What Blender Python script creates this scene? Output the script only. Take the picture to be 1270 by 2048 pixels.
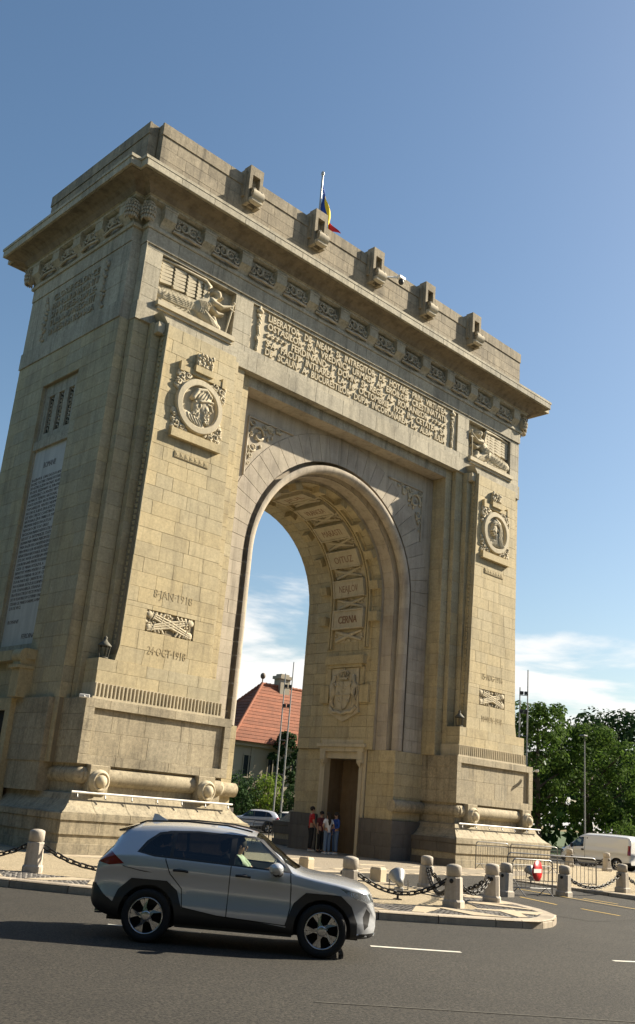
import bpy, bmesh, math, random
from mathutils import Vector, Matrix
R = math.radians
PI = math.pi
random.seed(7)
for _o in list(bpy.data.objects):
    bpy.data.objects.remove(_o, do_unlink=True)
SC = bpy.context.scene
COL = SC.collection

# ---------------------------------------------------------------- camera
CAM = Vector((-28.1445, -26.9973, 1.8397)); YAW, PITCH, ROLL, FPX = 0.7511, 0.3031, 0.0846, 1895.9
def cam_axes():
    f = Vector((math.sin(YAW)*math.cos(PITCH), math.cos(YAW)*math.cos(PITCH), math.sin(PITCH)))
    r = Vector((math.cos(YAW), -math.sin(YAW), 0)); u = r.cross(f)
    return (r*math.cos(ROLL)+u*math.sin(ROLL), u*math.cos(ROLL)-r*math.sin(ROLL), f)
_r, _u, _f = cam_axes()
cd = bpy.data.cameras.new('camera'); co = bpy.data.objects.new('camera', cd); COL.objects.link(co)
m = Matrix(((_r.x, _u.x, -_f.x, CAM.x), (_r.y, _u.y, -_f.y, CAM.y), (_r.z, _u.z, -_f.z, CAM.z), (0, 0, 0, 1)))
co.matrix_world = m
cd.sensor_fit = 'VERTICAL'; cd.sensor_height = 36; cd.sensor_width = 36*1270/2048
cd.lens = FPX*36/2048; cd.clip_start = 0.1; cd.clip_end = 4000
SC.camera = co
SC.render.resolution_x = 635; SC.render.resolution_y = 1024
# ---------------------------------------------------------------- world, sun, exposure
SUN = Vector((2.6, -1.0, 1.85)).normalized()          # direction towards the sun
W = bpy.data.worlds.new('World'); SC.world = W; W.use_nodes = True
nt = W.node_tree; nt.nodes.clear()
def N(t, typ, **kw):
    n = t.nodes.new(typ)
    for k, v in kw.items():
        if k == 'i':
            for a, b in v.items(): n.inputs[a].default_value = b
        else: setattr(n, k, v)
    return n
def L(t, a, b): t.links.new(a, b)
def MATH(t, op, a, b=None, c=None, clamp=False):
    n = t.nodes.new('ShaderNodeMath'); n.operation = op; n.use_clamp = clamp
    for i, v in enumerate((a, b, c)):
        if v is None: continue
        if isinstance(v, (int, float)): n.inputs[i].default_value = v
        else: t.links.new(v, n.inputs[i])
    return n.outputs[0]
sky = N(nt, 'ShaderNodeTexSky', sky_type='NISHITA', sun_disc=False)
sky.sun_elevation = math.asin(SUN.z); sky.sun_rotation = math.atan2(SUN.x, SUN.y)
sky.altitude = 80; sky.air_density = 1.2; sky.dust_density = 1.3; sky.ozone_density = 1.5
bg = N(nt, 'ShaderNodeBackground'); out = N(nt, 'ShaderNodeOutputWorld')
# thin summer cloud: a layer seen in perspective (direction / height), thickest low over the horizon
tc = N(nt, 'ShaderNodeTexCoord'); sx = N(nt, 'ShaderNodeSeparateXYZ'); L(nt, tc.outputs['Generated'], sx.inputs[0])
zc = MATH(nt, 'MAXIMUM', sx.outputs[2], 0.0)
hz = MATH(nt, 'ADD', zc, 0.10)
cx_ = MATH(nt, 'DIVIDE', sx.outputs[0], hz); cy_ = MATH(nt, 'DIVIDE', sx.outputs[1], hz)
cb = N(nt, 'ShaderNodeCombineXYZ'); L(nt, cx_, cb.inputs[0]); L(nt, cy_, cb.inputs[1])
cb.inputs[2].default_value = 1.1
n1 = N(nt, 'ShaderNodeTexNoise', i={'Scale': 1.1, 'Detail': 9, 'Roughness': 0.56, 'Distortion': 0.2}); L(nt, cb.outputs[0], n1.inputs[0])
n2 = N(nt, 'ShaderNodeTexNoise', i={'Scale': 0.30, 'Detail': 2}); L(nt, cb.outputs[0], n2.inputs[0])
dens = MATH(nt, 'ADD', MATH(nt, 'MULTIPLY', n1.outputs[0], 0.75), MATH(nt, 'MULTIPLY', n2.outputs[0], 0.35))
low = N(nt, 'ShaderNodeMapRange', i={1: 0.10, 2: 0.30, 3: 0.085, 4: -0.17}); L(nt, zc, low.inputs[0])
cl = N(nt, 'ShaderNodeMapRange', interpolation_type='SMOOTHSTEP', i={1: 0.56, 2: 0.67, 3: 0.0, 4: 0.92})
L(nt, MATH(nt, 'ADD', dens, low.outputs[0]), cl.inputs[0])
mx = N(nt, 'ShaderNodeMix', data_type='RGBA'); L(nt, cl.outputs[0], mx.inputs[0])
hsv = N(nt, 'ShaderNodeHueSaturation', i={'Saturation': 1.12, 'Hue': 0.497}); L(nt, sky.outputs[0], hsv.inputs['Color']); L(nt, hsv.outputs[0], mx.inputs[6]); mx.inputs[7].default_value = (8.2, 8.0, 7.7, 1)
L(nt, mx.outputs[2], bg.inputs[0]); bg.inputs[1].default_value = 0.057
L(nt, bg.outputs[0], out.inputs[0])
sd = bpy.data.lights.new('sun', 'SUN'); sd.energy = 5.0; sd.angle = R(0.53); sd.color = (1.0, 0.89, 0.70)
so = bpy.data.objects.new('sun', sd); COL.objects.link(so); so.location = (40, -20, 40)
so.rotation_euler = SUN.to_track_quat('Z', 'Y').to_euler()
VS = SC.view_settings; VS.view_transform = 'Standard'; VS.look = 'None'; VS.exposure = 1.28; VS.gamma = 1.0; VS.use_curve_mapping = False

# ---------------------------------------------------------------- materials
MT = {}
def mat(name, col, rough=0.8, noise=0.0, nscale=4.0, bump=0.0, bscale=40.0, tone=0.0, metal=0.0, coat=0.0, streak=0.0, emit=None, spec=0.5, alt=None, bdist=0.02, speck=None, grime=0.0):
    """procedural principled material: colour x (object-space noise) x (per-piece tone) x (rain streaks), fine bump"""
    m_ = bpy.data.materials.new(name); m_.use_nodes = True; t = m_.node_tree; b = t.nodes['Principled BSDF']
    b.inputs['Roughness'].default_value = rough; b.inputs['Metallic'].default_value = metal
    b.inputs['Coat Weight'].default_value = coat; b.inputs['Coat Roughness'].default_value = 0.04
    b.inputs['Specular IOR Level'].default_value = spec
    cur = None
    geo = N(t, 'ShaderNodeNewGeometry')
    c = N(t, 'ShaderNodeRGB'); c.outputs[0].default_value = (*col, 1); cur = c.outputs[0]
    if alt:                                              # second hue of the same stone, chosen per piece + large noise
        at = N(t, 'ShaderNodeAttribute', attribute_name='hue'); nz = N(t, 'ShaderNodeTexNoise', i={'Scale': 0.9, 'Detail': 4})
        L(t, geo.outputs['Position'], nz.inputs[0])
        fac = MATH(t, 'ADD', at.outputs['Fac'], MATH(t, 'MULTIPLY', MATH(t, 'SUBTRACT', nz.outputs[0], 0.5), 0.8), clamp=True)
        mm = N(t, 'ShaderNodeMix', data_type='RGBA'); L(t, fac, mm.inputs[0]); L(t, cur, mm.inputs[6]); mm.inputs[7].default_value = (*alt, 1); cur = mm.outputs[2]
    def mul(cur, fac):
        v = N(t, 'ShaderNodeVectorMath', operation='SCALE'); L(t, cur, v.inputs[0]); L(t, fac, v.inputs['Scale']); return v.outputs[0]
    if tone:
        at = N(t, 'ShaderNodeAttribute', attribute_name='tone')
        cur = mul(cur, MATH(t, 'ADD', MATH(t, 'MULTIPLY', at.outputs['Fac'], tone), 1.0))
    if noise:
        nz = N(t, 'ShaderNodeTexNoise', i={'Scale': nscale, 'Detail': 7, 'Roughness': 0.62}); L(t, geo.outputs['Position'], nz.inputs[0])
        cur = mul(cur, MATH(t, 'ADD', MATH(t, 'MULTIPLY', MATH(t, 'SUBTRACT', nz.outputs[0], 0.5), noise*2), 1.0))
    if speck:
        nz = N(t, 'ShaderNodeTexNoise', i={'Scale': speck[0], 'Detail': 3, 'Roughness': 0.7}); L(t, geo.outputs['Position'], nz.inputs[0])
        cur = mul(cur, MATH(t, 'ADD', MATH(t, 'MULTIPLY', MATH(t, 'SUBTRACT', nz.outputs[0], 0.5), speck[1]*2), 1.0))
    if streak:
        mp = N(t, 'ShaderNodeMapping'); mp.inputs['Scale'].default_value = (1.6, 1.6, 0.16); L(t, geo.outputs['Position'], mp.inputs[0])
        nz = N(t, 'ShaderNodeTexNoise', i={'Scale': 1.6, 'Detail': 6, 'Roughness': 0.6}); L(t, mp.outputs[0], nz.inputs[0])
        mr = N(t, 'ShaderNodeMapRange', i={1: 0.47, 2: 0.74, 3: 1.0, 4: 1.0-streak}); L(t, nz.outputs[0], mr.inputs[0])
        cur = mul(cur, mr.outputs[0])
    if grime:                                            # thin dark rain runs and blotchy lichen
        mp = N(t, 'ShaderNodeMapping'); mp.inputs['Scale'].default_value = (5.5, 5.5, 0.35); L(t, geo.outputs['Position'], mp.inputs[0])
        na = N(t, 'ShaderNodeTexNoise', i={'Scale': 1.0, 'Detail': 5, 'Roughness': 0.65}); L(t, mp.outputs[0], na.inputs[0])
        nb = N(t, 'ShaderNodeTexNoise', i={'Scale': 0.55, 'Detail': 7, 'Roughness': 0.7}); L(t, geo.outputs['Position'], nb.inputs[0])
        nc = N(t, 'ShaderNodeTexNoise', i={'Scale': 26.0, 'Detail': 3, 'Roughness': 0.7}); L(t, geo.outputs['Position'], nc.inputs[0])
        ra = N(t, 'ShaderNodeMapRange', i={1: 0.52, 2: 0.72, 3: 1.0, 4: 1.0-grime}); L(t, na.outputs[0], ra.inputs[0])
        rb = N(t, 'ShaderNodeMapRange', i={1: 0.50, 2: 0.70, 3: 1.0, 4: 1.0-grime*0.8}); L(t, nb.outputs[0], rb.inputs[0])
        rc = N(t, 'ShaderNodeMapRange', i={1: 0.30, 2: 0.55, 3: 1.0-grime*0.45, 4: 1.0}); L(t, nc.outputs[0], rc.inputs[0])
        cur = mul(mul(mul(cur, ra.outputs[0]), rb.outputs[0]), rc.outputs[0])
    L(t, cur, b.inputs['Base Color'])
    if bump:
        nz = N(t, 'ShaderNodeTexNoise', i={'Scale': bscale, 'Detail': 5, 'Roughness': 0.65}); L(t, geo.outputs['Position'], nz.inputs[0])
        bp_ = N(t, 'ShaderNodeBump', i={'Strength': bump, 'Distance': bdist}); L(t, nz.outputs[0], bp_.inputs['Height']); L(t, bp_.outputs[0], b.inputs['Normal'])
    if emit:
        b.inputs['Emission Color'].default_value = (*emit[0], 1); b.inputs['Emission Strength'].default_value = emit[1]
    MT[name] = m_; return m_
mat('stone', (0.465, 0.38, 0.22), 0.85, 0.14, 3.0, 0.3, 22, 0.075, streak=0.16, alt=(0.405, 0.355, 0.24), grime=0.28, speck=(11, 0.35))
mat('stone_grey', (0.42, 0.375, 0.28), 0.88, 0.22, 2.2, 0.4, 18, 0.08, streak=0.30, alt=(0.36, 0.33, 0.26), grime=0.46, speck=(10, 0.45))
mat('stone_pink', (0.46, 0.40, 0.31), 0.88, 0.20, 2.0, 0.4, 16, 0.09, streak=0.22, alt=(0.40, 0.345, 0.28), grime=0.32)
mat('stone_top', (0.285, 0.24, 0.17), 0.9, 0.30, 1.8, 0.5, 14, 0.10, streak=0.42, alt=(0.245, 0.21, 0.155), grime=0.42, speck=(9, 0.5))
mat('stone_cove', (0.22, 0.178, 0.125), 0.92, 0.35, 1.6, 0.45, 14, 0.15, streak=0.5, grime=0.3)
mat('stone_base', (0.375, 0.32, 0.22), 0.85, 0.20, 2.5, 0.35, 20, 0.09, streak=0.26, alt=(0.335, 0.295, 0.215), grime=0.46, speck=(10, 0.5))
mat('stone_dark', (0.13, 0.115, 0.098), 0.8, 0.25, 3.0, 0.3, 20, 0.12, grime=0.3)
mat('mortar', (0.24, 0.20, 0.135), 0.95, 0.2, 6)
mat('carved', (0.50, 0.435, 0.31), 0.85, 0.16, 5, 0.35, 30, streak=0.18, grime=0.2)
mat('carved_grey', (0.44, 0.385, 0.29), 0.9, 0.25, 4, 0.4, 24, streak=0.3, grime=0.3)
mat('marble', (0.52, 0.49, 0.44), 0.6, 0.14, 1.2, 0.05, 30, streak=0.2, grime=0.2)
mat('letter_dark', (0.10, 0.075, 0.065), 0.8)
mat('letter_cut', (0.33, 0.265, 0.155), 0.9)
mat('letter_red', (0.22, 0.13, 0.08), 0.9, 0.2, 8)
mat('void', (0.02, 0.018, 0.016), 0.95)
mat('asphalt', (0.031, 0.0275, 0.0215), 0.84, 0.42, 0.35, 0.8, 90, bdist=0.015, speck=(30, 3.6), grime=0.25)
mat('line_paint', (0.62, 0.60, 0.53), 0.7, 0.35, 9)
mat('line_yellow', (0.55, 0.38, 0.10), 0.7, 0.30, 9)
mat('gravel', (0.40, 0.33, 0.22), 0.95, 0.25, 1.5, 1.0, 34, bdist=0.05, speck=(16, 0.9))
mat('kerb', (0.45, 0.385, 0.295), 0.8, 0.22, 5, 0.3, 40, 0.16, alt=(0.38, 0.32, 0.25), grime=0.3)
mat('slab', (0.47, 0.39, 0.275), 0.8, 0.18, 4, 0.3, 40, 0.12, grime=0.25)
mat('cobble', (0.125, 0.115, 0.105), 0.75, 0.3, 9, 0.3, 40, 0.4)
mat('cobble_light', (0.27, 0.23, 0.175), 0.85, 0.5, 11, 1.0, 12, 0.3, bdist=0.04)
mat('granite', (0.44, 0.395, 0.335), 0.8, 0.24, 14, 0.35, 60, 0.15, streak=0.3, alt=(0.38, 0.345, 0.29), grime=0.25)
mat('iron', (0.018, 0.017, 0.016), 0.5, 0.2, 20, metal=0.4)
mat('door_bronze', (0.16, 0.115, 0.07), 0.7, 0.25, 3, 0.2, 20, grime=0.3)
mat('patina', (0.09, 0.085, 0.065), 0.7, 0.2, 10)
mat('galv', (0.22, 0.22, 0.22), 0.38, 0.15, 12, metal=0.85)
mat('white_paint', (0.74, 0.73, 0.70), 0.4, 0.05, 5)
mat('red_paint', (0.60, 0.018, 0.022), 0.35)
mat('black_plastic', (0.022, 0.022, 0.024), 0.5, 0.15, 20)
mat('lamp_white', (0.36, 0.36, 0.35), 0.35, 0.15, 6, metal=0.3)
mat('grass', (0.045, 0.075, 0.02), 0.95, 0.4, 1.2, 0.5, 20)
mat('pavement', (0.30, 0.27, 0.23), 0.9, 0.25, 1.5, 0.2, 20)

# ---------------------------------------------------------------- mesh helpers
class MB:
    def __init__(s): s.v = []; s.f = []; s.tn = []; s.hu = []; s.sm = []; s.t = 0.0; s.h = 0.0
    def add(s, vs, fs, smooth=False):
        o = len(s.v); s.v += [tuple(v) for v in vs]
        for f in fs: s.f.append(tuple(o+i for i in f)); s.tn.append(s.t); s.hu.append(s.h); s.sm.append(smooth)
        return s
    def box(s, x0, x1, y0, y1, z0, z1, fr=None, ch=0.0):
        x0, x1 = min(x0, x1), max(x0, x1); y0, y1 = min(y0, y1), max(y0, y1); z0, z1 = min(z0, z1), max(z0, z1)
        if ch:
            c = ch; vs = []
            for z, i in ((z0, c), (z0+c, 0), (z1-c, 0), (z1, c)):
                vs += [(x0+i+c, y0+i, z), (x1-i-c, y0+i, z), (x1-i, y0+i+c, z), (x1-i, y1-i-c, z), (x1-i-c, y1-i, z), (x0+i+c, y1-i, z), (x0+i, y1-i-c, z), (x0+i, y0+i+c, z)]
            fs = [tuple(range(7, -1, -1)), tuple(range(24, 32))]
            for k in range(3):
                for j in range(8): fs.append((k*8+j, k*8+(j+1) % 8, k*8+8+(j+1) % 8, k*8+8+j))
        else:
            vs = [(x0, y0, z0), (x1, y0, z0), (x1, y1, z0), (x0, y1, z0), (x0, y0, z1), (x1, y0, z1), (x1, y1, z1), (x0, y1, z1)]
            fs = [(3, 2, 1, 0), (4, 5, 6, 7), (0, 1, 5, 4), (1, 2, 6, 5), (2, 3, 7, 6), (3, 0, 4, 7)]
        if fr: vs = [fr(*v) for v in vs]
        return s.add(vs, fs)
    def stone(s, fr, u0, u1, v0, v1, t=0.06, b=0.006, quad=None):
        """one dressed block on a facing: frame fr(u,v,n), thickness t behind the face plane, bevelled edges"""
        if quad: q = quad
        else: q = [(u0, v0), (u1, v0), (u1, v1), (u0, v1)]
        cu = sum(p[0] for p in q)/4; cv = sum(p[1] for p in q)/4
        def ins(p, d):
            return (p[0]+(d if p[0] < cu else -d), p[1]+(d if p[1] < cv else -d))
        vs = [fr(p[0], p[1], -t) for p in q]+[fr(p[0], p[1], -b) for p in q]+[fr(*ins(p, b), 0) for p in q]
        fs = [(8, 9, 10, 11), (3, 2, 1, 0)]
        for k in (0, 4):
            for j in range(4): fs.append((k+j, k+(j+1) % 4, k+4+(j+1) % 4, k+4+j))
        return s.add(vs, fs)
    def prism(s, poly, a0, a1, fr, cap=True, smooth=False):
        """polygon (p,q) extruded along a; fr(p,q,a)"""
        n = len(poly); vs = [fr(p, q, a0) for p, q in poly]+[fr(p, q, a1) for p, q in poly]
        fs = [(i, (i+1) % n, n+(i+1) % n, n+i) for i in range(n)]
        s.add(vs, fs, smooth)
        if cap: s.add(vs, [tuple(range(n-1, -1, -1)), tuple(range(n, 2*n))])
        return s
    def grid(s, rows, smooth=True, closed=False):
        n = len(rows[0]); vs = [p for r in rows for p in r]; fs = []
        for i in range(len(rows)-1):
            for j in range(n if closed else n-1):
                k = (j+1) % n; fs.append((i*n+j, i*n+k, (i+1)*n+k, (i+1)*n+j))
        return s.add(vs, fs, smooth)
    def tube(s, pts, r, n=8, caps=True, smooth=True, flat=None):
        pts = [Vector(p) for p in pts]; rows = []; up = Vector((0, 0, 1))
        rr = r if isinstance(r, (list, tuple)) else [r]*len(pts)
        for i, p in enumerate(pts):
            d = (pts[min(i+1, len(pts)-1)]-pts[max(i-1, 0)]).normalized()
            if flat is not None: a = Vector(flat); a = (a-d*a.dot(d)).normalized()
            else:
                a = up.cross(d)
                if a.length < 0.05: a = Vector((1, 0, 0)).cross(d)
                a.normalize()
            b = d.cross(a)
            rows.append([p+(a*math.cos(k*2*PI/n)+b*math.sin(k*2*PI/n))*rr[i] for k in range(n)])
        s.grid(rows, smooth, True)
        if caps: s.add(rows[0], [tuple(range(n-1, -1, -1))]); s.add(rows[-1], [tuple(range(n))])
        return s
    def lathe(s, prof, fr, n=16, smooth=True):
        """profile (radius, height); fr(x,y,h)"""
        rows = [[fr(r*math.cos(k*2*PI/n), r*math.sin(k*2*PI/n), h) for k in range(n)] for r, h in prof]
        return s.grid(rows, smooth, True)
    def ell(s, c, rx, ry, rz, n=10, m_=6, fr=None, rot=None):
        c = Vector(c); rows = []
        for i in range(m_+1):
            a = -PI/2+PI*i/m_; row = []
            for k in range(n):
                b = 2*PI*k/n; p = Vector((rx*math.cos(a)*math.cos(b), ry*math.cos(a)*math.sin(b), rz*math.sin(a)))
                if rot: p = rot @ p
                p = c+p; row.append(fr(*p) if fr else p)
            rows.append(row)
        return s.grid(rows, True, True)
    def mesh(s, name):
        me = bpy.data.meshes.new(name); me.from_pydata(s.v, [], s.f)
        me.polygons.foreach_set('use_smooth', s.sm)
        for nm, dat in (('tone', s.tn), ('hue', s.hu)):
            if any(dat): a = me.attributes.new(nm, 'FLOAT', 'FACE'); a.data.foreach_set('value', dat)
        me.update(); return me
    def build(s, name, m_, parent=None, fix=True):
        me = s.mesh(name)
        if fix:
            bm = bmesh.new(); bm.from_mesh(me); bmesh.ops.recalc_face_normals(bm, faces=bm.faces); bm.to_mesh(me); bm.free()
        return link(name, me, m_, parent)
def link(name, me, m_, parent=None):
    o = bpy.data.objects.new(name, me); COL.objects.link(o)
    if m_ is not None and not me.materials: me.materials.append(MT[m_] if isinstance(m_, str) else m_)
    if parent is not None: o.parent = parent
    return o
def tag(o, label=None, cat=None, group=None, kind=None):
    for k, v in (('label', label), ('category', cat), ('group', group), ('kind', kind)):
        if v: o[k] = v
    return o
def thing(name, label, cat, loc=(0, 0, 0), rz=0.0, group=None):
    o = bpy.data.objects.new(name, None); COL.objects.link(o); o.location = loc; o.rotation_euler = (0, 0, rz); o.empty_display_size = 0.2
    return tag(o, label, cat, group)
def dup(root, loc=None, rz=None, label=None):
    def rec(o, p):
        c = o.copy(); COL.objects.link(c); c.parent = p
        for ch in list(o.children): rec(ch, c)
        return c
    r = rec(root, None)
    if loc is not None: r.location = loc
    if rz is not None: r.rotation_euler = (0, 0, rz)
    if label: r['label'] = label
    return r
def text_mesh(body, size, depth, align='LEFT', spacing=1.0, linesp=1.0, offset=0.0, shear=0.0, res=2, stretch=None):
    c = bpy.data.curves.new('lettering', 'FONT'); c.body = body; c.size = size; c.extrude = depth/2; c.align_x = align; c.resolution_u = res
    c.space_character = spacing; c.space_line = linesp; c.offset = offset; c.shear = shear
    o = bpy.data.objects.new('lettering', c); COL.objects.link(o)
    bpy.context.view_layer.update()
    me = bpy.data.meshes.new_from_object(o.evaluated_get(bpy.context.evaluated_depsgraph_get()))
    bpy.data.objects.remove(o, do_unlink=True); bpy.data.curves.remove(c)
    me.name = 'lettering'
    if stretch:
        xs = [v.co.x for v in me.vertices]; a, b = min(xs), max(xs)
        for v in me.vertices: v.co.x = (v.co.x-a)/(b-a)*stretch
    me.materials.clear(); return me
def text_on(body, fr, u, v, size, depth, m_, parent, name='lettering', **kw):
    """lettering on a facing: text x->u, y->v, z->n"""
    me = text_mesh(body, size, depth, **kw)
    for vt in me.vertices: vt.co = Vector(fr(u+vt.co.x, v+vt.co.y, vt.co.z+depth*0.5-0.004))
    o = link(name, me, m_, parent); o['kind'] = 'stuff'; return o
rnd = random.uniform
# ================================================================ TRIUMPHAL ARCH
CY = 4.88                                     # half depth: the building is mirrored about y = CY
arch = thing('triumphal_arch', 'tall beige stone triumphal arch with carved inscriptions and a heavy cornice', 'arch')
def F_front(y): return lambda u, v, n: (u, y-n, v)
def F_left(x): return lambda u, v, n: (x-n, -u, v)         # face looking towards -x
def F_right(x): return lambda u, v, n: (x+n, u, v)         # face looking towards +x
def F_down(z): return lambda u, v, n: (u, v, z-n)
STUFF = {}
COUNT = [0]
def sink_stuff(m_):
    b = STUFF.setdefault(m_, MB())
    def f(fr, u0, u1, v0, v1, t, q, ton, hue):
        b.t = ton; b.h = hue; b.stone(fr, u0, u1, v0, v1, t, quad=q); b.t = b.h = 0
    return f
def sink_obj(m_, name='stone_block', limit=300):
    fs = sink_stuff(m_)
    def f(fr, u0, u1, v0, v1, t, q, ton, hue):
        if COUNT[0] >= limit: return fs(fr, u0, u1, v0, v1, t, q, ton, hue)
        COUNT[0] += 1
        b = MB(); b.t = ton; b.h = hue; b.stone(fr, u0, u1, v0, v1, t, quad=q); b.build(name, m_, arch)
    return f
def ashlar(fr, u0, u1, v0, v1, course, avg, sink, t=0.06, holes=(), ub=None, hue=(0.0, 0.55), g=0.003, proud=0.003):
    n = max(1, round((v1-v0)/course)); lv = [v0+(v1-v0)*i/n for i in range(n+1)]
    for h in holes:
        for z in (h[2], h[3]):
            if v0 < z < v1:
                k = min(range(len(lv)), key=lambda i: abs(lv[i]-z))
                if 0 < k < len(lv)-1 and abs(lv[k]-z) < course*0.3: lv[k] = z
                else: lv.append(z); lv.sort()
    for i in range(len(lv)-1):
        a, b = lv[i], lv[i+1]
        if b-a < 0.03: continue
        mid = (a+b)/2; iv = [(u0, u1)]
        if ub: iv = [ub(mid)]
        for h in holes:
            if h[2] < mid < h[3]:
                nv = []
                for p, q in iv:
                    if h[0] > p: nv.append((p, min(q, h[0])))
                    if h[1] < q: nv.append((max(p, h[1]), q))
                iv = [x for x in nv if x[1]-x[0] > 0.03]
        for p, q in iv:
            k = max(1, round((q-p)/(avg*rnd(0.85, 1.15)))); w = [rnd(0.72, 1.3) for _ in range(k)]
            if k > 1 and i % 2: w[0] *= 0.55
            s = sum(w); x = p
            for j in range(k):
                x2 = x+w[j]/s*(q-p); qd = None
                if ub:
                    l0, r0 = ub(a); l1, r1 = ub(b); lm, rm = ub(mid)
                    f0 = (x-lm)/(rm-lm); f1 = (x2-lm)/(rm-lm)
                    qd = [(l0+(r0-l0)*f0+g, a+g), (l0+(r0-l0)*f1-g, a+g), (l1+(r1-l1)*f1-g, b-g), (l1+(r1-l1)*f0+g, b-g)]
                d = rnd(-proud, proud)
                sink((lambda u, v, n_, d=d: fr(u, v, n_+d)), x+g, x2-g, a+g, b-g, t, qd, rnd(-1, 1), rnd(*hue))
                x = x2
def rect_sweep(mb, x0, x1, y0, y1, prof, smooth=False):
    rows = [[(x0-o, y0-o, z), (x1+o, y0-o, z), (x1+o, y1+o, z), (x0-o, y1+o, z)] for o, z in prof]
    mb.grid(rows, smooth, True); return mb
def sx_(s, a, b): return (a, b) if s > 0 else (-b, -a)
S_W = sink_stuff('stone'); S_G = sink_stuff('stone_grey'); S_P = sink_stuff('stone_pink'); S_T = sink_stuff('stone_top'); S_B = sink_stuff('stone_base'); S_D = sink_stuff('stone_dark')
O_W = sink_obj('stone'); O_B = sink_obj('stone_base')

for s in (-1, 1):
    def X(a, b): return sx_(s, a, b)
    # ---- plinth
    c = MB(); x0, x1 = X(5.80, 13.02)
    c.box(x0+.05, x1-.05, -.87, 2*CY+.87, 0, 1.12); c.box(x0+.02, x1-.02, -.90, 2*CY+.90, -.3, .02)
    rect_sweep(c, *X(6.48, 12.41), -.30, 2*CY+.30, [(.60, 1.10), (.60, 1.15), (.50, 1.19), (.33, 1.33), (.16, 1.52), (.09, 1.70), (-.12, 1.74), (-.12, 2.62)])
    c.build('plinth', 'stone_base', arch)
    for z0, z1, off in ((0, .30, 0), (.30, .55, .10), (.55, .95, .0), (.95, 1.14, -.04)):
        ashlar(F_front(-.92+off), x0+off, x1-off, z0, z1, z1-z0, 1.25, O_B if s < 0 else S_B, 0.06)
        if s < 0: ashlar(F_left(-13.02+off), -(2*CY+.92-off), .92-off, z0, z1, z1-z0, 1.25, S_B, 0.06)
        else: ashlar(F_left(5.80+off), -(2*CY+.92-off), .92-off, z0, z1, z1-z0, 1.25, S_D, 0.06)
    nsl = 6; w = (x1-x0)/nsl                                  # sloped cap slabs of the plinth
    for i in range(nsl):
        a, b = x0+i*w+.008, x0+(i+1)*w-.008
        pr = [(-.93, 1.14), (-.93, 1.18), (-.82, 1.22), (-.65, 1.36), (-.48, 1.55), (-.41, 1.73), (-.30, 1.73), (-.30, 1.14)]
        a0 = [0.0, 0.0, .11, .28, .45, .52, .52, 0]
        q = MB(); q.t = rnd(-1, 1); q.h = rnd(0, .6)
        rows = []
        for (y, z), e in zip(pr, a0):
            rows.append([((a+e) if i == 0 else a, y, z), ((b-e) if i == nsl-1 else b, y, z)])
        q.grid(rows[:7], False); q.build('cap_slab', 'stone_base', arch)
    # ---- rolls and bosses
    rl = MB(); xa, xb = X(6.60, 12.29)
    rl.tube([(xa+.15, -.14, 2.27), (xb-.15, -.14, 2.27)], .27, 16)
    for xx in (xa+.12, xb-.12):
        rl.tube([(xx, -.36, 2.27), (xx, -.28, 2.27), (xx, -.2, 2.27), (xx, 2*CY+.2, 2.27)], [.10, .22, .27, .27], 16)
    rl.build('roll_moulding', 'stone_base', arch)
    for xx in (7.46, 11.66):
        xx *= s
        b = MB(); b.box(xx-.36, xx+.36, -.50, -.05, 1.74, 2.60, ch=.02); bk = b.build('boss_block', 'stone_base', arch)
        b = MB(); b.lathe([(.0, .30), (.07, .29), (.14, .25), (.19, .18), (.20, .12), (.22, .12), (.25, .17), (.28, .17), (.30, .11), (.30, .07), (.35, .07), (.36, .0)], lambda x, y, h, xx=xx: (xx+x, -.50-h, 2.12+y), 20)
        b.build('boss', 'carved', bk)
    # ---- dado with recessed panel
    xa, xb = X(6.48, 12.41); pa, pb = X(6.78, 12.06)
    c = MB(); c.box(xa+.05, xb-.05, -.18, 2*CY+.25, 2.60, 4.60); c.build('dado', 'stone', arch)
    ashlar(F_front(-.31), xa, xb, 2.60, 4.62, .36, 1.3, O_B, .12, holes=[(pa, pb, 2.90, 4.33)])
    ashlar(F_front(-.20), pa, pb, 2.90, 4.33, .72, 1.1, O_B, .06, hue=(0, .9))
    sf = F_left(-12.41) if s < 0 else F_left(6.48)
    ashlar(sf, -(2*CY+.31), .31, 2.60, 4.62, .5, 1.2, S_B, .06)
    # ---- fluted band
    fb = MB(); fa, fb1 = X(6.80, 12.08); fb.box(fa+.04, fb1-.04, -.05, 1.2, 4.60, 5.15)
    fb.box(fa-.02, fb1+.02, -.13, .02, 4.61, 4.70)
    nr = 36; w = (fb1-fa)/nr
    for i in range(nr):
        x = fa+(i+.5)*w; pts = [(x-w*.30, -.05), (x-w*.28, -.10), (x-w*.15, -.125), (x+w*.15, -.125), (x+w*.28, -.10), (x+w*.30, -.05)]
        fb.prism(pts, 4.70, 5.13, lambda p, q, a: (p, q, a))
    fb.build('fluted_band', 'carved', arch)
    ba, bb = X(6.92, 12.03)
    c = MB(); c.box(ba+.05, bb-.05, .0, 1.2, 5.12, 5.90); c.build('pedestal_core', 'stone', arch)
    ashlar(F_front(-.04), ba, bb, 5.14, 5.94, .4, 1.05, O_W, .06, hue=(.2, 1.0))
    ashlar(F_down(-5.94), ba, bb, -.04, .7, 2, 1.1, S_W, .05)
    if s < 0: ashlar(F_left(ba), -1.2, .04, 5.14, 5.94, .4, 1, S_W, .05)
    else: ashlar(F_left(ba), -1.2, .04, 5.14, 5.94, .4, 1, S_W, .05)
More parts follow.
